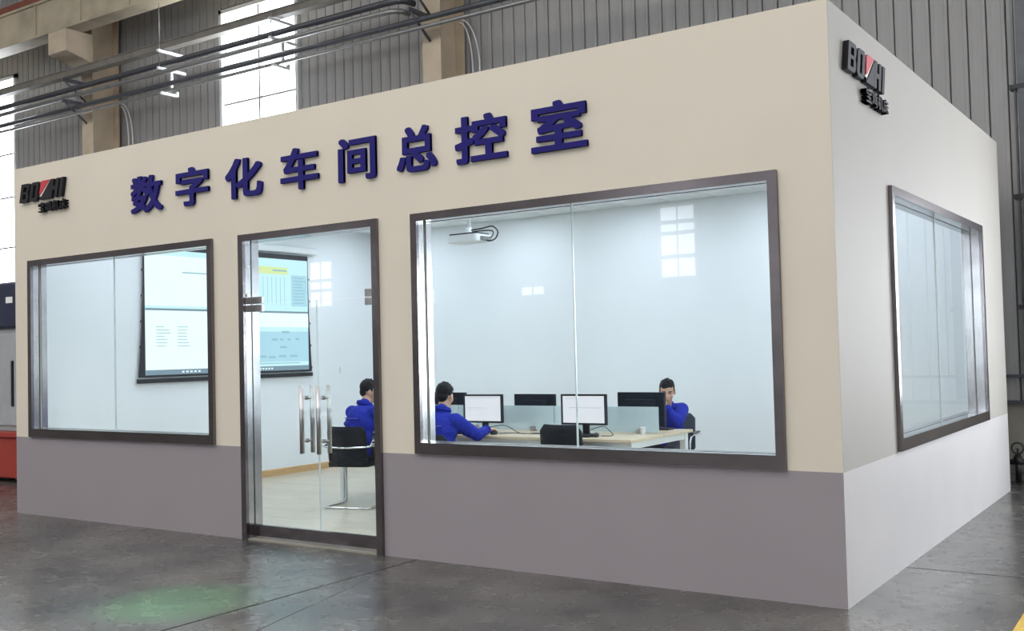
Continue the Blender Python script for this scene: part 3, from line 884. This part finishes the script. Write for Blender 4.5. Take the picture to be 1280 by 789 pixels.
# ------------------------------------------------------------------ office furniture
TX0, TX1, TY0, TY1, TZ = -6.075, -2.475, 2.05, 3.35, 0.75
t = thing('workstation_table', 'long maple-topped workstation table with white legs and frosted divider', 'table')
for k in range(3):
    for (ya_, yb_) in ((TY0, 2.695), (2.705, TY1)):
        MB().box(TX0 + 1.2 * k + .001, TX0 + 1.2 * k + 1.199, ya_, yb_, TZ - .027, TZ, bev=.003).build('tabletop', MAPLE, t)
for xx in (TX0 + .03, TX0 + 1.2, TX0 + 2.4, TX1 - .09):
    for yy in (TY0 + .06, TY1 - .12):
        MB().box(xx, xx + .06, yy, yy + .06, 0.008, TZ - .03).build('leg', WHITE, t)
    MB().box(xx + .01, xx + .05, TY0 + .12, TY1 - .12, TZ - .09, TZ - .03).build('cross_rail', WHITE, t)
for yy in (TY0 + .07, TY1 - .11):
    MB().box(TX0 + .05, TX1 - .05, yy, yy + .04, TZ - .085, TZ - .03).build('apron_rail', WHITE, t)
for k in range(3):
    MB().box(TX0 + 1.2 * k + .005, TX0 + 1.2 * k + (1.195 if k < 2 else 1.15), 2.695, 2.705, TZ + .012, 1.005).build('divider_panel', FROST, t)
    for q in (.25, .95):
        MB().box(TX0 + 1.2 * k + q - .03, TX0 + 1.2 * k + q + .03, 2.682, 2.718, TZ, TZ + .05).build('divider_clamp', BRUSHED, t)

M_SCR = emit('monitor_image', (0.93, 0.93, 1.0), 0.60, var=0.05, scale=8)
M_LINE = emit('monitor_lines', (0.55, 0.55, 0.66), 0.55)
def monitor(x, y, rz, w, h, zb, label, screen_rows=(), tilt=0.0):
    """faces local -Y; zb = height of the panel's lower edge above the table"""
    t = thing('computer_monitor', label, 'monitor', (x, y, TZ), rz, 'computer monitors on the table')
    bz = .018
    f = MB()
    f.box(-w / 2, w / 2, -.018, -.006, zb, zb + bz).box(-w / 2, w / 2, -.018, -.006, zb + h - bz, zb + h)
    f.box(-w / 2, -w / 2 + bz, -.018, -.006, zb + bz, zb + h - bz).box(w / 2 - bz, w / 2, -.018, -.006, zb + bz, zb + h - bz)
    f.build('bezel', BLACK, t)
    MB().box(-w / 2, w / 2, -.006, .018, zb, zb + h, bev=.005).box(-w * .32, w * .32, .018, .04, zb + h * .2, zb + h * .8, bev=.008).build('back_shell', MONBACK, t)
    s = MB().box(-w / 2 + bz, w / 2 - bz, -.012, -.007, zb + bz, zb + h - bz).build('display', M_SCR, t)
    for (a, b, zz, th) in screen_rows:
        MB().box(-w / 2 + a * w, -w / 2 + b * w, -.0135, -.0125, zb + zz * h, zb + zz * h + th).build('window_line', M_LINE, s)
    MB().box(-.035, .035, .02, .045, .012, zb + h * .5, bev=.006).build('neck', BLACK, t)
    MB().prism([(q[0] * 1.15, q[1] + .02) for q in arc((0, 0), .10, 0, 2 * PI, 19)[:-1]], 'z', 0.0005, .012).build('stand_base', BLACK, t)
    return t
rows = ((.08, .9, .88, .004), (.08, .6, .52, .003), (.1, .5, .46, .002))
monitor(-4.325, 2.40, 0.06, .46, .285, .098, 'lit monitor in front of the man using a mouse', rows)
monitor(-3.152, 2.40, 0.0, .49, .29, .098, 'lit monitor facing the empty black chair', ((.18, .9, .55, .004), (.1, .4, .86, .003)))
monitor(-5.47, 2.42, 0.0, .47, .29, .098, 'monitor in front of the man seen through the door', rows)
monitor(-5.235, 2.98, PI + .06, .50, .30, .075, 'monitor back showing behind the head of the man with the mouse')
monitor(-4.08, 2.98, PI, .50, .30, .06, 'monitor back above the middle of the frosted divider')
monitor(-2.845, 2.98, PI - .05, .52, .33, .050, 'monitor back in front of the man resting his chin')

# keyboards, mice, cups, cables
def keyboard(x, y, rz, label):
    t = thing('keyboard', label, 'keyboard', (x, y, TZ), rz, 'keyboards on the table')
    MB().box(-.22, .22, -.07, .07, .0005, .016, bev=.003).build('keyboard_body', BLACK, t)
    k = MB()
    for r in range(5):
        for c in range(15):
            k.box(-.208 + c * .028, -.184 + c * .028, -.06 + r * .0245, -.039 + r * .0245, .015, .021)
    k.build('keycaps', MONBACK, t)
keyboard(-4.40, 2.20, 0, 'black keyboard in front of the man with the mouse')
keyboard(-3.20, 2.22, 0, 'black keyboard under the lit monitor by the empty chair')
keyboard(-5.58, 2.22, 0.2, 'black keyboard of the man seen through the door')
keyboard(-2.86, 3.2, PI, 'black keyboard of the man resting his chin')
def mouse(x, y, rz, label):
    t = thing('computer_mouse', label, 'mouse', (x, y, TZ), rz, 'computer mice')
    b = MB().ell((0, 0, .016), (.031, .055, .024)); 
    me = b.build('mouse_shell', BLACK, t)
    MB().tube([(0, .02, .038), (0, .032, .036)], .004, 8).build('scroll_wheel', PIPEL, t)
mouse(-4.07, 2.215, 0, 'black mouse under the hand of the blue-jacketed man')
mouse(-2.955, 2.27, 0.4, 'black mouse right of the empty chair')
def wire(pts, label):
    tag(MB().tube(pts, .004, 6).build('desk_cable', BLACK), label, 'cable', 'cables on the table')
def spl(pts, n=8):
    out = []
    P_ = [Vector(p) for p in pts]
    for i in range(len(P_) - 1):
        p0, p1, p2, p3 = P_[max(i - 1, 0)], P_[i], P_[i + 1], P_[min(i + 2, len(P_) - 1)]
        for k in range(n):
            u = k / n
            out.append(0.5 * ((2 * p1) + (-p0 + p2) * u + (2 * p0 - 5 * p1 + 4 * p2 - p3) * u * u + (-p0 + 3 * p1 - 3 * p2 + p3) * u ** 3))
    return out + [P_[-1]]
wire(spl([(-4.30, 2.47, .80), (-4.1, 2.45, .82), (-3.85, 2.35, .756), (-3.7, 2.40, .758), (-3.45, 2.38, .756)]), 'black cable looping from the lit monitor across the table')
wire(spl([(-4.05, 2.27, .757), (-3.95, 2.36, .757), (-3.82, 2.33, .757), (-3.6, 2.35, .757), (-3.4, 2.33, .757)]), 'black mouse cable lying along the table')
wire(spl([(-3.12, 2.46, .80), (-3.0, 2.48, .83), (-2.9, 2.42, .80), (-2.84, 2.38, .757), (-2.93, 2.31, .757)]), 'black cable looped beside the right lit monitor')
t = thing('paper_cup', 'small white paper cup by the frosted divider', 'cup', (-2.64, 2.60, TZ))
def lathe(prof, n=20):
    b = MB()
    v = [(r * math.cos(2 * PI * k / n), r * math.sin(2 * PI * k / n), z) for r, z in prof for k in range(n)]
    f = [(i * n + k, i * n + (k + 1) % n, (i + 1) * n + (k + 1) % n, (i + 1) * n + k) for i in range(len(prof) - 1) for k in range(n)]
    return b.add(v, f, 0, True)
lathe([(.001, .001), (.021, .001), (.021, .004), (.027, .068), (.029, .070), (.027, .072), (.026, .068), (.020, .008), (.001, .008)]).build('cup_wall', WHITE, t)
# computer cases under the desk
for k, (x, wh) in enumerate(((-4.85, 'left'), (-3.68, 'right'))):
    t = thing('computer_case', 'black computer case under the table, %s one' % wh, 'computer', (x, 2.75, 0.008), group='computer cases under the table')
    MB().box(-.09, .09, -.2, .2, .012, .42, bev=.006).build('case_body', BLACK, t)
    MB().box(-.085, .085, -.208, -.2, .02, .41).build('front_panel', MONBACK, t)
    MB().box(-.08, -.05, -.18, .18, 0, .012).box(.05, .08, -.18, .18, 0, .012).build('foot_rail', BLACK, t)
tag(MB().add([(-.105, -.148, 0), (.105, -.148, 0), (.105, .148, 0), (-.105, .148, 0), (-.105, -.148, .004), (.105, -.148, .004), (.105, .148, .004), (-.105, .148, .004)],
             [(0, 1, 2, 3), (4, 5, 6, 7), (0, 1, 5, 4), (1, 2, 6, 5), (2, 3, 7, 6), (3, 0, 4, 7)]).build('paper_sheet', WHITE), 'white paper lying under the mouse user\'s arm', 'paper')
bpy.data.objects['paper_sheet'].location = (-4.05, 2.09, TZ - .10) if False else (-4.72, 2.30, TZ + .0005)

# chairs -----------------------------------------------------------
def rounded(w, h, r, n=5):
    pts = []
    for (cx, cy, a) in ((w - r, h - r, 0), (-w + r, h - r, PI / 2), (-w + r, -h + r, PI), (w - r, -h + r, 3 * PI / 2)):
        for i in range(n + 1):
            q = a + PI / 2 * i / n
            pts.append((cx + r * math.cos(q), cy + r * math.sin(q)))
    return pts
def curved_panel(w, z0, z1, y, bow, rake, th, nx=10, nz=8, rc=.05):
    """backrest panel: rounded-corner outline, bowed about z"""
    b = MB()
    front, back = [], []
    for j in range(nz + 1):
        z = z0 + (z1 - z0) * j / nz
        e = min(z - z0, z1 - z)
        ww = w if e > rc else w - rc + math.sqrt(max(0, rc * rc - (rc - e) ** 2))
        for i in range(nx + 1):
            u = -1 + 2 * i / nx
            yy = y - rake * (z - z0) + bow * u * u
            front.append((u * ww, yy + th / 2, z)); back.append((u * ww, yy - th / 2, z))
    N = (nx + 1) * (nz + 1)
    f = []
    for j in range(nz):
        for i in range(nx):
            a = j * (nx + 1) + i
            f.append((a, a + 1, a + nx + 2, a + nx + 1)); f.append((N + a, N + a + nx + 1, N + a + nx + 2, N + a + 1))
    per = [i for i in range(nx + 1)] + [j * (nx + 1) + nx for j in range(1, nz + 1)] + [nz * (nx + 1) + i for i in range(nx - 1, -1, -1)] + [j * (nx + 1) for j in range(nz - 1, 0, -1)]
    for k in range(len(per)):
        a, c = per[k], per[(k + 1) % len(per)]
        f.append((a, c, N + c, N + a))
    return b.add(front + back, f, 0, True)
def chair(loc, rz, label, top=.86, fab=CHAIRFAB, zf=0.008):
    t = thing('office_chair', label, 'chair', (loc[0], loc[1], zf), rz, 'cantilever office chairs')
    MB().prism(rounded(.225, .22, .05), 'z', .42, .465).build('seat', fab, t)
    curved_panel(.215, .43, top, -.225, .05, .10, .03).build('backrest', fab, t)
    path = [(-.25, -.20, .645), (-.25, .12, .65)]
    R = .05
    for s in (-1, 1):
        p = spl([(s * .262, -.235, .63), (s * .265, -.05, .64), (s * .265, .12, .64), (s * .265, .20, .60), (s * .262, .22, .50), (s * .25, .235, .30), (s * .25, .25, .08), (s * .25, .22, .022), (s * .25, .12, .012), (s * .25, -.16, .012), (s * .24, -.235, .012), (s * .15, -.25, .012), (0, -.25, .012)], 5)
        MB().tube(p, .011, 8).build('frame_tube', CHROME, t)
        MB().box(s * .265 - .022, s * .265 + .022, -.14, .15, .652, .672, bev=.006).build('armrest', BLACK, t)
        MB().tube([(s * .25, .225, .41), (s * .2, .2, .41)], .011, 8).build('seat_bracket', CHROME, t)
    st = spl([(-.262, -.235, .63), (-.20, -.265, .625), (0, -.30, .62), (.20, -.265, .625), (.262, -.235, .63)], 6)
    MB().tube(st, .011, 8).build('back_strap', CHROME, t)
    MB().box(-.2, .2, .17, .2, .40, .42).build('seat_rail', CHROME, t)
    return t
chair((-5.58, 1.88), math.radians(16), 'black cantilever chair of the man seen through the glass door', top=.83)
chair((-4.27, 1.62), math.radians(3), 'black chair under the man using a mouse', top=.80)
chair((-3.02, 1.98), math.radians(-2), 'empty black chair pushed up to the near side of the table', top=.89)
chair((-2.96, 3.84), PI + math.radians(10), 'slate grey chair of the man resting his chin', top=.85, fab=CHAIRGREY)
chair((-4.10, 3.75), PI, 'empty black chair across the table, behind the middle divider', top=.86)
chair((-5.30, 3.75), PI, 'empty black chair across the table, nearest the screen', top=.86)

# projector ---------------------------------------------------------
t = thing('projector', 'white ceiling projector with dangling black cables', 'projector', (-4.69, 2.72, 2.72), math.radians(90))
MB().prism(rounded(.145, .20, .035), 'z', 0.0, .075).build('projector_body', WHITE, t)
MB().prism(rounded(.13, .18, .03), 'z', .075, .092).build('top_cover', MNAVY, t)
MB().tube([(.06, .20, .04), (.06, .225, .04)], .035, 16).build('lens', BLACK, t)
MB().tube([(0, 0, .09), (0, 0, .16)], .03, 12).box(-.06, .06, -.06, .06, .092, .105).build('mount_plate', WHITE, t)
MB().tube([(0, 0, .15), (0, 0, ZC - 2.72)], .022, 12).build('ceiling_pole', WHITE, t)
MB().tube(spl([(0, 0, .13), (.02, -.15, .14), (.0, -.30, .15), (0, -.37, .09), (0, -.34, .02), (0, -.26, .0), (0, -.2, .03)]), .008, 6).build('cable', BLACK, t)
MB().tube(spl([(0.05, 0, .12), (.06, -.2, .12), (.06, -.27, .10), (.06, -.25, .05), (.05, -.2, .04)]), .007, 6).build('cable', BLACK, t)
MB().box(-.08, .08, -.235, -.2, .01, .05, bev=.004).build('plug_cluster', PIPEL, t)

# small wall fittings seen on the rear office wall
tag(MB().box(-7.60, -7.48, D_ - T_ - .02, D_ - T_, 2.62, 2.72, bev=.006).build('wall_sensor', WHITE), 'small white box high on the rear wall above the door view', 'wall box')
tag(MB().box(-8.50, -8.485, 4.72, 4.80, 1.32, 1.40, bev=.004).build('light_switch', WHITE), 'white light switch on the wall beside the projection screen', 'switch')

# ------------------------------------------------------------------ people
def fuse(mb, name, mt, parent, voxel=.007, smooth=3, dec=None):
    me = mb.mesh(name)
    o = bpy.data.objects.new(name, me); COL.objects.link(o)
    r = o.modifiers.new('r', 'REMESH'); r.mode = 'VOXEL'; r.voxel_size = voxel; r.use_smooth_shade = True
    s = o.modifiers.new('s', 'SMOOTH'); s.factor = .5; s.iterations = smooth
    if dec:
        q = o.modifiers.new('d', 'DECIMATE'); q.ratio = dec
    dg = bpy.context.evaluated_depsgraph_get(); dg.update()
    out = bpy.data.meshes.new_from_object(o.evaluated_get(dg))
    bpy.data.objects.remove(o)
    out.materials.clear(); out.materials.append(mt)
    for p in out.polygons: p.use_smooth = True
    return link(name, out, parent)

def hand(b, w, d, side, down, curl):
    """palm and five fingers. w wrist, d pointing direction, side towards the thumb, down = palm side, curl radians per joint"""
    w, d, side, down = Vector(w), Vector(d).normalized(), Vector(side).normalized(), Vector(down).normalized()
    b.cap(w, .026, w + d * .03, .027, 10)
    for q in (-.026, -.009, .009, .026):
        b.cap(w + d * .03 + side * q * .8, .016, w + d * .08 + side * q, .0125, 10)
    for q, ln in ((.028, .92), (.0095, 1.0), (-.0095, .95), (-.027, .78)):
        p = w + d * .083 + side * q
        a = curl * .7
        for seg, r in ((.040, .0098), (.026, .009), (.020, .0082)):
            nd = d * math.cos(a) + down * math.sin(a)
            e = p + nd * seg * ln
            b.cap(p, r, e, r * .93, 8)
            p = e; a += curl
    p = w + d * .025 + side * .028
    e = p + (d * .6 + side * .7 + down * .15).normalized() * .038
    b.cap(p, .0125, e, .0105, 8)
    e2 = e + (d * .95 + side * .15 + down * .3).normalized() * .03
    b.cap(e, .0105, e2, .009, 8)

def person(loc, rz, label, head, hyaw, hpitch, neck, sh_l, sh_r, el_l, el_r, wr_l, wr_r, hand_l, hand_r, knee_sp=.13, fringe=1.0):
    """local frame: faces +Y, seat under the origin; x>0 is the figure's right"""
    t = thing('person', label, 'person', loc, rz)
    Hd = Vector(head)
    R = Matrix.Rotation(hyaw, 3, 'Z') @ Matrix.Rotation(hpitch, 3, 'X')
    def hp(x, y, z): return Hd + R @ Vector((x, y, z))
    nk = Vector(neck); SL, SR = Vector(sh_l), Vector(sh_r); mid = (SL + SR) / 2
    EL, ER, WL, WR = Vector(el_l), Vector(el_r), Vector(wr_l), Vector(wr_r)
    pel = Vector((0, 0, .545)); waist = pel.lerp(mid, .42) + Vector((0, -.025, 0)); chest = pel.lerp(mid, .74) + Vector((0, -.01, 0))
    kl, kr = Vector((-knee_sp, .40, .50)), Vector((knee_sp, .40, .50))
    al, ar = Vector((-knee_sp - .02, .47, .10)), Vector((knee_sp + .02, .47, .10))
    # body: one continuous surface
    b = MB()
    b.ell(hp(0, -.012, .030), (.074, .092, .084), 20, rot=R)
    b.ell(hp(0, .018, -.035), (.057, .066, .078), 18, rot=R)
    b.ell(hp(0, .056, -.090), (.026, .022, .020), 12, rot=R)
    for s in (-1, 1):
        b.ell(hp(s * .036, .046, -.028), (.026, .030, .034), 12, rot=R)
        b.ell(hp(s * .076, -.006, -.008), (.011, .020, .032), 12, rot=R)
    b.ell(hp(0, .074, .022), (.045, .014, .010), 12, rot=R)
    b.cap(hp(0, .086, .006), .009, hp(0, .102, -.028), .013, 10)
    b.ell(hp(0, .080, -.060), (.024, .011, .009), 12, rot=R)
    b.cap(nk - Vector((0, 0, .04)), .06, hp(0, -.012, -.06), .050, 14)
    b.cap(SL, .05, SR, .05, 12); b.ell(chest, (.14, .09, .14), 16); b.ell(waist, (.13, .09, .14), 16); b.ell(pel, (.14, .10, .09), 16)
    for (S, E_, W, hd, sg) in ((SL, EL, WL, hand_l, -1), (SR, ER, WR, hand_r, 1)):
        b.cap(S, .045, E_, .036, 12); b.cap(E_, .036, W, .025, 12)
        if hd:
            hand(b, W, *hd)
    for (k_, a_, s) in ((kl, al, -1), (kr, ar, 1)):
        b.cap((s * .085, 0, .52), .07, k_, .05, 12); b.cap(k_, .05, a_, .035, 12)
        b.cap(a_ - Vector((0, .02, .05)), .03, a_ + Vector((0, .14, -.065)), .022, 10)
    fuse(b, 'body', SKIN, t, .006, 2, .6)
    # hair
    h = MB()
    h.ell(hp(0, -.026, .046), (.080, .091, .082), 20, rot=R)
    h.ell(hp(0, -.060, -.005), (.064, .045, .062), 16, rot=R)
    for s in (-1, 1):
        h.ell(hp(s * .066, -.008, .022), (.014, .034, .034), 12, rot=R)
    rg = random.Random(int(abs(loc[0]) * 1000))
    for k in range(46):
        a = rg.uniform(0, 2 * PI); q = rg.uniform(.1, 1.15)
        x, y = .074 * math.sin(q) * math.cos(a), .088 * math.sin(q) * math.sin(a) - .022
        z = .046 + .080 * math.cos(q)
        n_ = Vector((x / .08, (y + .022) / .09, (z - .046) / .08)).normalized()
        p0 = Vector((x, y, z)); p1 = p0 + n_ * rg.uniform(.006, .017) + Vector((0, .008, 0))
        h.cap(hp(*p0), .010, hp(*p1), .0045, 6)
    for k in range(9):
        xx = -.05 + .0125 * k
        h.cap(hp(xx, .052 - abs(xx) * .35, .088), .012, hp(xx + .004, .074 - abs(xx) * .45, .066 - .012 * fringe * rg.random()), .007, 6)
    fuse(h, 'hair', HAIR, t, .006, 1, .6)
    for s in (-1, 1):
        MB().ell(hp(s * .031, .079, .006), (.013, .006, .0055), 10, rot=R).build('eye', BLACK, t)
        MB().ell(hp(s * .032, .086, .026), (.019, .006, .0042), 10, rot=R).build('eyebrow', HAIR, t)
    MB().ell(hp(0, .0905, -.060), (.019, .004, .0022), 10, rot=R).build('mouth_line', RUST, t)
    # jacket
    j = MB()
    j.ell(pel + Vector((0, -.005, .0)), (.185, .145, .10), 20)
    j.ell(waist, (.178, .140, .16), 20); j.ell(chest, (.192, .135, .155), 20)
    j.ell(mid + Vector((0, -.02, -.05)), (.185, .115, .125), 18)
    j.cap(SL, .070, SR, .070, 14)
    j.cap(nk - Vector((0, .0, .05)), .085, nk + Vector((0, -.004, .0)), .066, 14)
    for (S, E_, W) in ((SL, EL, WL), (SR, ER, WR)):
        j.cap(S, .074, E_, .058, 14); j.cap(E_, .058, E_.lerp(W, .93), .041, 14)
        # creases at the elbow and cuff
        for k in range(4):
            q = S.lerp(E_, .55 + .13 * k); j.ell(q + Vector((rg.uniform(-.012, .012), rg.uniform(-.012, .012), rg.uniform(-.012, .012))), .062 - .003 * k, 12)
        for k in range(3):
            q = E_.lerp(W, .12 + .16 * k); j.ell(q + Vector((rg.uniform(-.014, .014), rg.uniform(-.014, .014), rg.uniform(-.014, .014))), .053 - .003 * k, 12)
    for k in range(7):
        a = rg.uniform(0, 2 * PI)
        c = pel.lerp(mid, rg.uniform(.1, .8)); j.ell(c + Vector((.15 * math.cos(a), .10 * math.sin(a) - .02, 0)), (.05, .05, .03), 12)
    fuse(j, 'jacket', JACKET, t, .009, 9, .6)
    col = MB()
    for rr_, zz in ((.074, .000), (.070, .016)):
        col.tube([(nk.x + rr_ * math.cos(2 * PI * k / 18), nk.y + .004 + rr_ * 1.05 * math.sin(2 * PI * k / 18), nk.z + zz - .022 * math.sin(2 * PI * k / 18)) for k in range(18)], .014, 8, closed=True)
    col.build('collar', JACKET, t)
    for (E_, W) in ((EL, WL), (ER, WR)):
        d = (W - E_).normalized()
        MB().tube([W - d * .05, W - d * .012], [.047, .045], 16).build('cuff', JACKET, t)
    yk = spl([(-.10, chest.y - .118, chest.z + .055), (-.05, chest.y - .129, chest.z + .05), (.05, chest.y - .129, chest.z + .05), (.10, chest.y - .118, chest.z + .055)], 5)
    MB().tube(yk, .005, 6).build('yoke_seam', SEAM, t)
    # trousers and shoes
    q = MB()
    q.ell(pel + Vector((0, 0, -.02)), (.175, .14, .085), 18)
    for (k_, a_, s) in ((kl, al, -1), (kr, ar, 1)):
        q.cap((s * .085, 0, .53), .088, k_, .068, 14); q.cap(k_, .068, a_, .052, 14)
    fuse(q, 'trousers', TROUSER, t, .010, 3, .6)
    for a_ in (al, ar):
        sh = MB()
        sh.ell(a_ + Vector((0, .0, -.045)), (.045, .06, .05), 14); sh.ell(a_ + Vector((0, .11, -.058)), (.046, .095, .036), 14)
        sh.box(a_.x - .044, a_.x + .044, a_.y - .06, a_.y + .2, .009 - 0, .022, bev=.006)
        sh.build('shoe', SHOE, t)
    return t

FZ = 0.008
# the man at the door side, seen from behind
person((-5.57, 1.88, FZ), math.radians(-8), 'man in blue jacket seen from behind through the glass door',
       head=(-.035, .21, 1.165), hyaw=math.radians(-34), hpitch=math.radians(-14), neck=(-.01, .12, 1.035),
       sh_l=(-.155, .07, .955), sh_r=(.175, .09, .96), el_l=(-.17, .26, .77), el_r=(.24, .22, .74),
       wr_l=(-.15, .42, .775), wr_r=(.16, .43, .775),
       hand_l=((.3, 1, 0), (1, 0, 0), (0, 0, -1), .35), hand_r=((-.3, 1, 0), (-1, 0, 0), (0, 0, -1), .35))
# the man with the mouse
person((-4.27, 1.60, FZ), math.radians(2), 'man in blue jacket with his hand on a mouse, back to us',
       head=(-.02, .14, 1.140), hyaw=math.radians(6), hpitch=math.radians(-10), neck=(-.01, .07, 1.01),
       sh_l=(-.175, .02, .915), sh_r=(.165, .04, .915), el_l=(-.25, .22, .72), el_r=(.27, .24, .765),
       wr_l=(-.16, .50, .785), wr_r=(.215, .50, .800),
       hand_l=((.2, 1, 0), (1, 0, 0), (0, 0, -1), .30), hand_r=((-.05, 1, -.05), (-1, 0, 0), (0, 0, -1), .38))
# the man across the table, chin on his hand
person((-2.98, 3.80, FZ), PI + math.radians(12), 'man in blue jacket across the table resting chin on fist',
       head=(-.078, .25, 1.10), hyaw=math.radians(14), hpitch=math.radians(-14), neck=(-.03, .13, .955),
       sh_l=(-.19, .10, .91), sh_r=(.16, .10, .90), el_l=(-.20, .34, .79), el_r=(.22, .30, .79),
       wr_l=(-.09, .385, .955), wr_r=(.04, .48, .79),
       hand_l=((.28, -.10, 1), (.6, -.6, 0), (.5, -.6, 0), 1.15), hand_r=((-.5, 1, 0), (-1, 0, 0), (0, 0, -1), .3), fringe=1.4)

# green spot lamp added unseen under the roof to tint a patch of concrete
t = thing('added_green_lamp', 'added green spot lamp, unseen under the hall roof', 'lamp', (-3.9, -3.2, 8.0))
MB().tube([(0, 0, .05), (0, 0, .35)], [.16, .10], 16).build('lamp_housing', BLACK, t)
MB().tube([(0, 0, .35), (0, 0, 3.5)], .012, 8).build('lamp_rod', PIPEL, t)
ld = bpy.data.lights.new('added_green_light', 'SPOT')
ld.color = (0.12, 1.0, 0.32); ld.energy = 3000; ld.spot_size = math.radians(9.0); ld.spot_blend = 1.0; ld.shadow_soft_size = .05
lo = bpy.data.objects.new('added_green_light', ld); COL.objects.link(lo)
lo.parent = t
dv = Vector((-3.74, -1.80, 0)) - Vector((-3.9, -3.2, 8.0))
lo.rotation_euler = dv.to_track_quat('-Z', 'Y').to_euler()
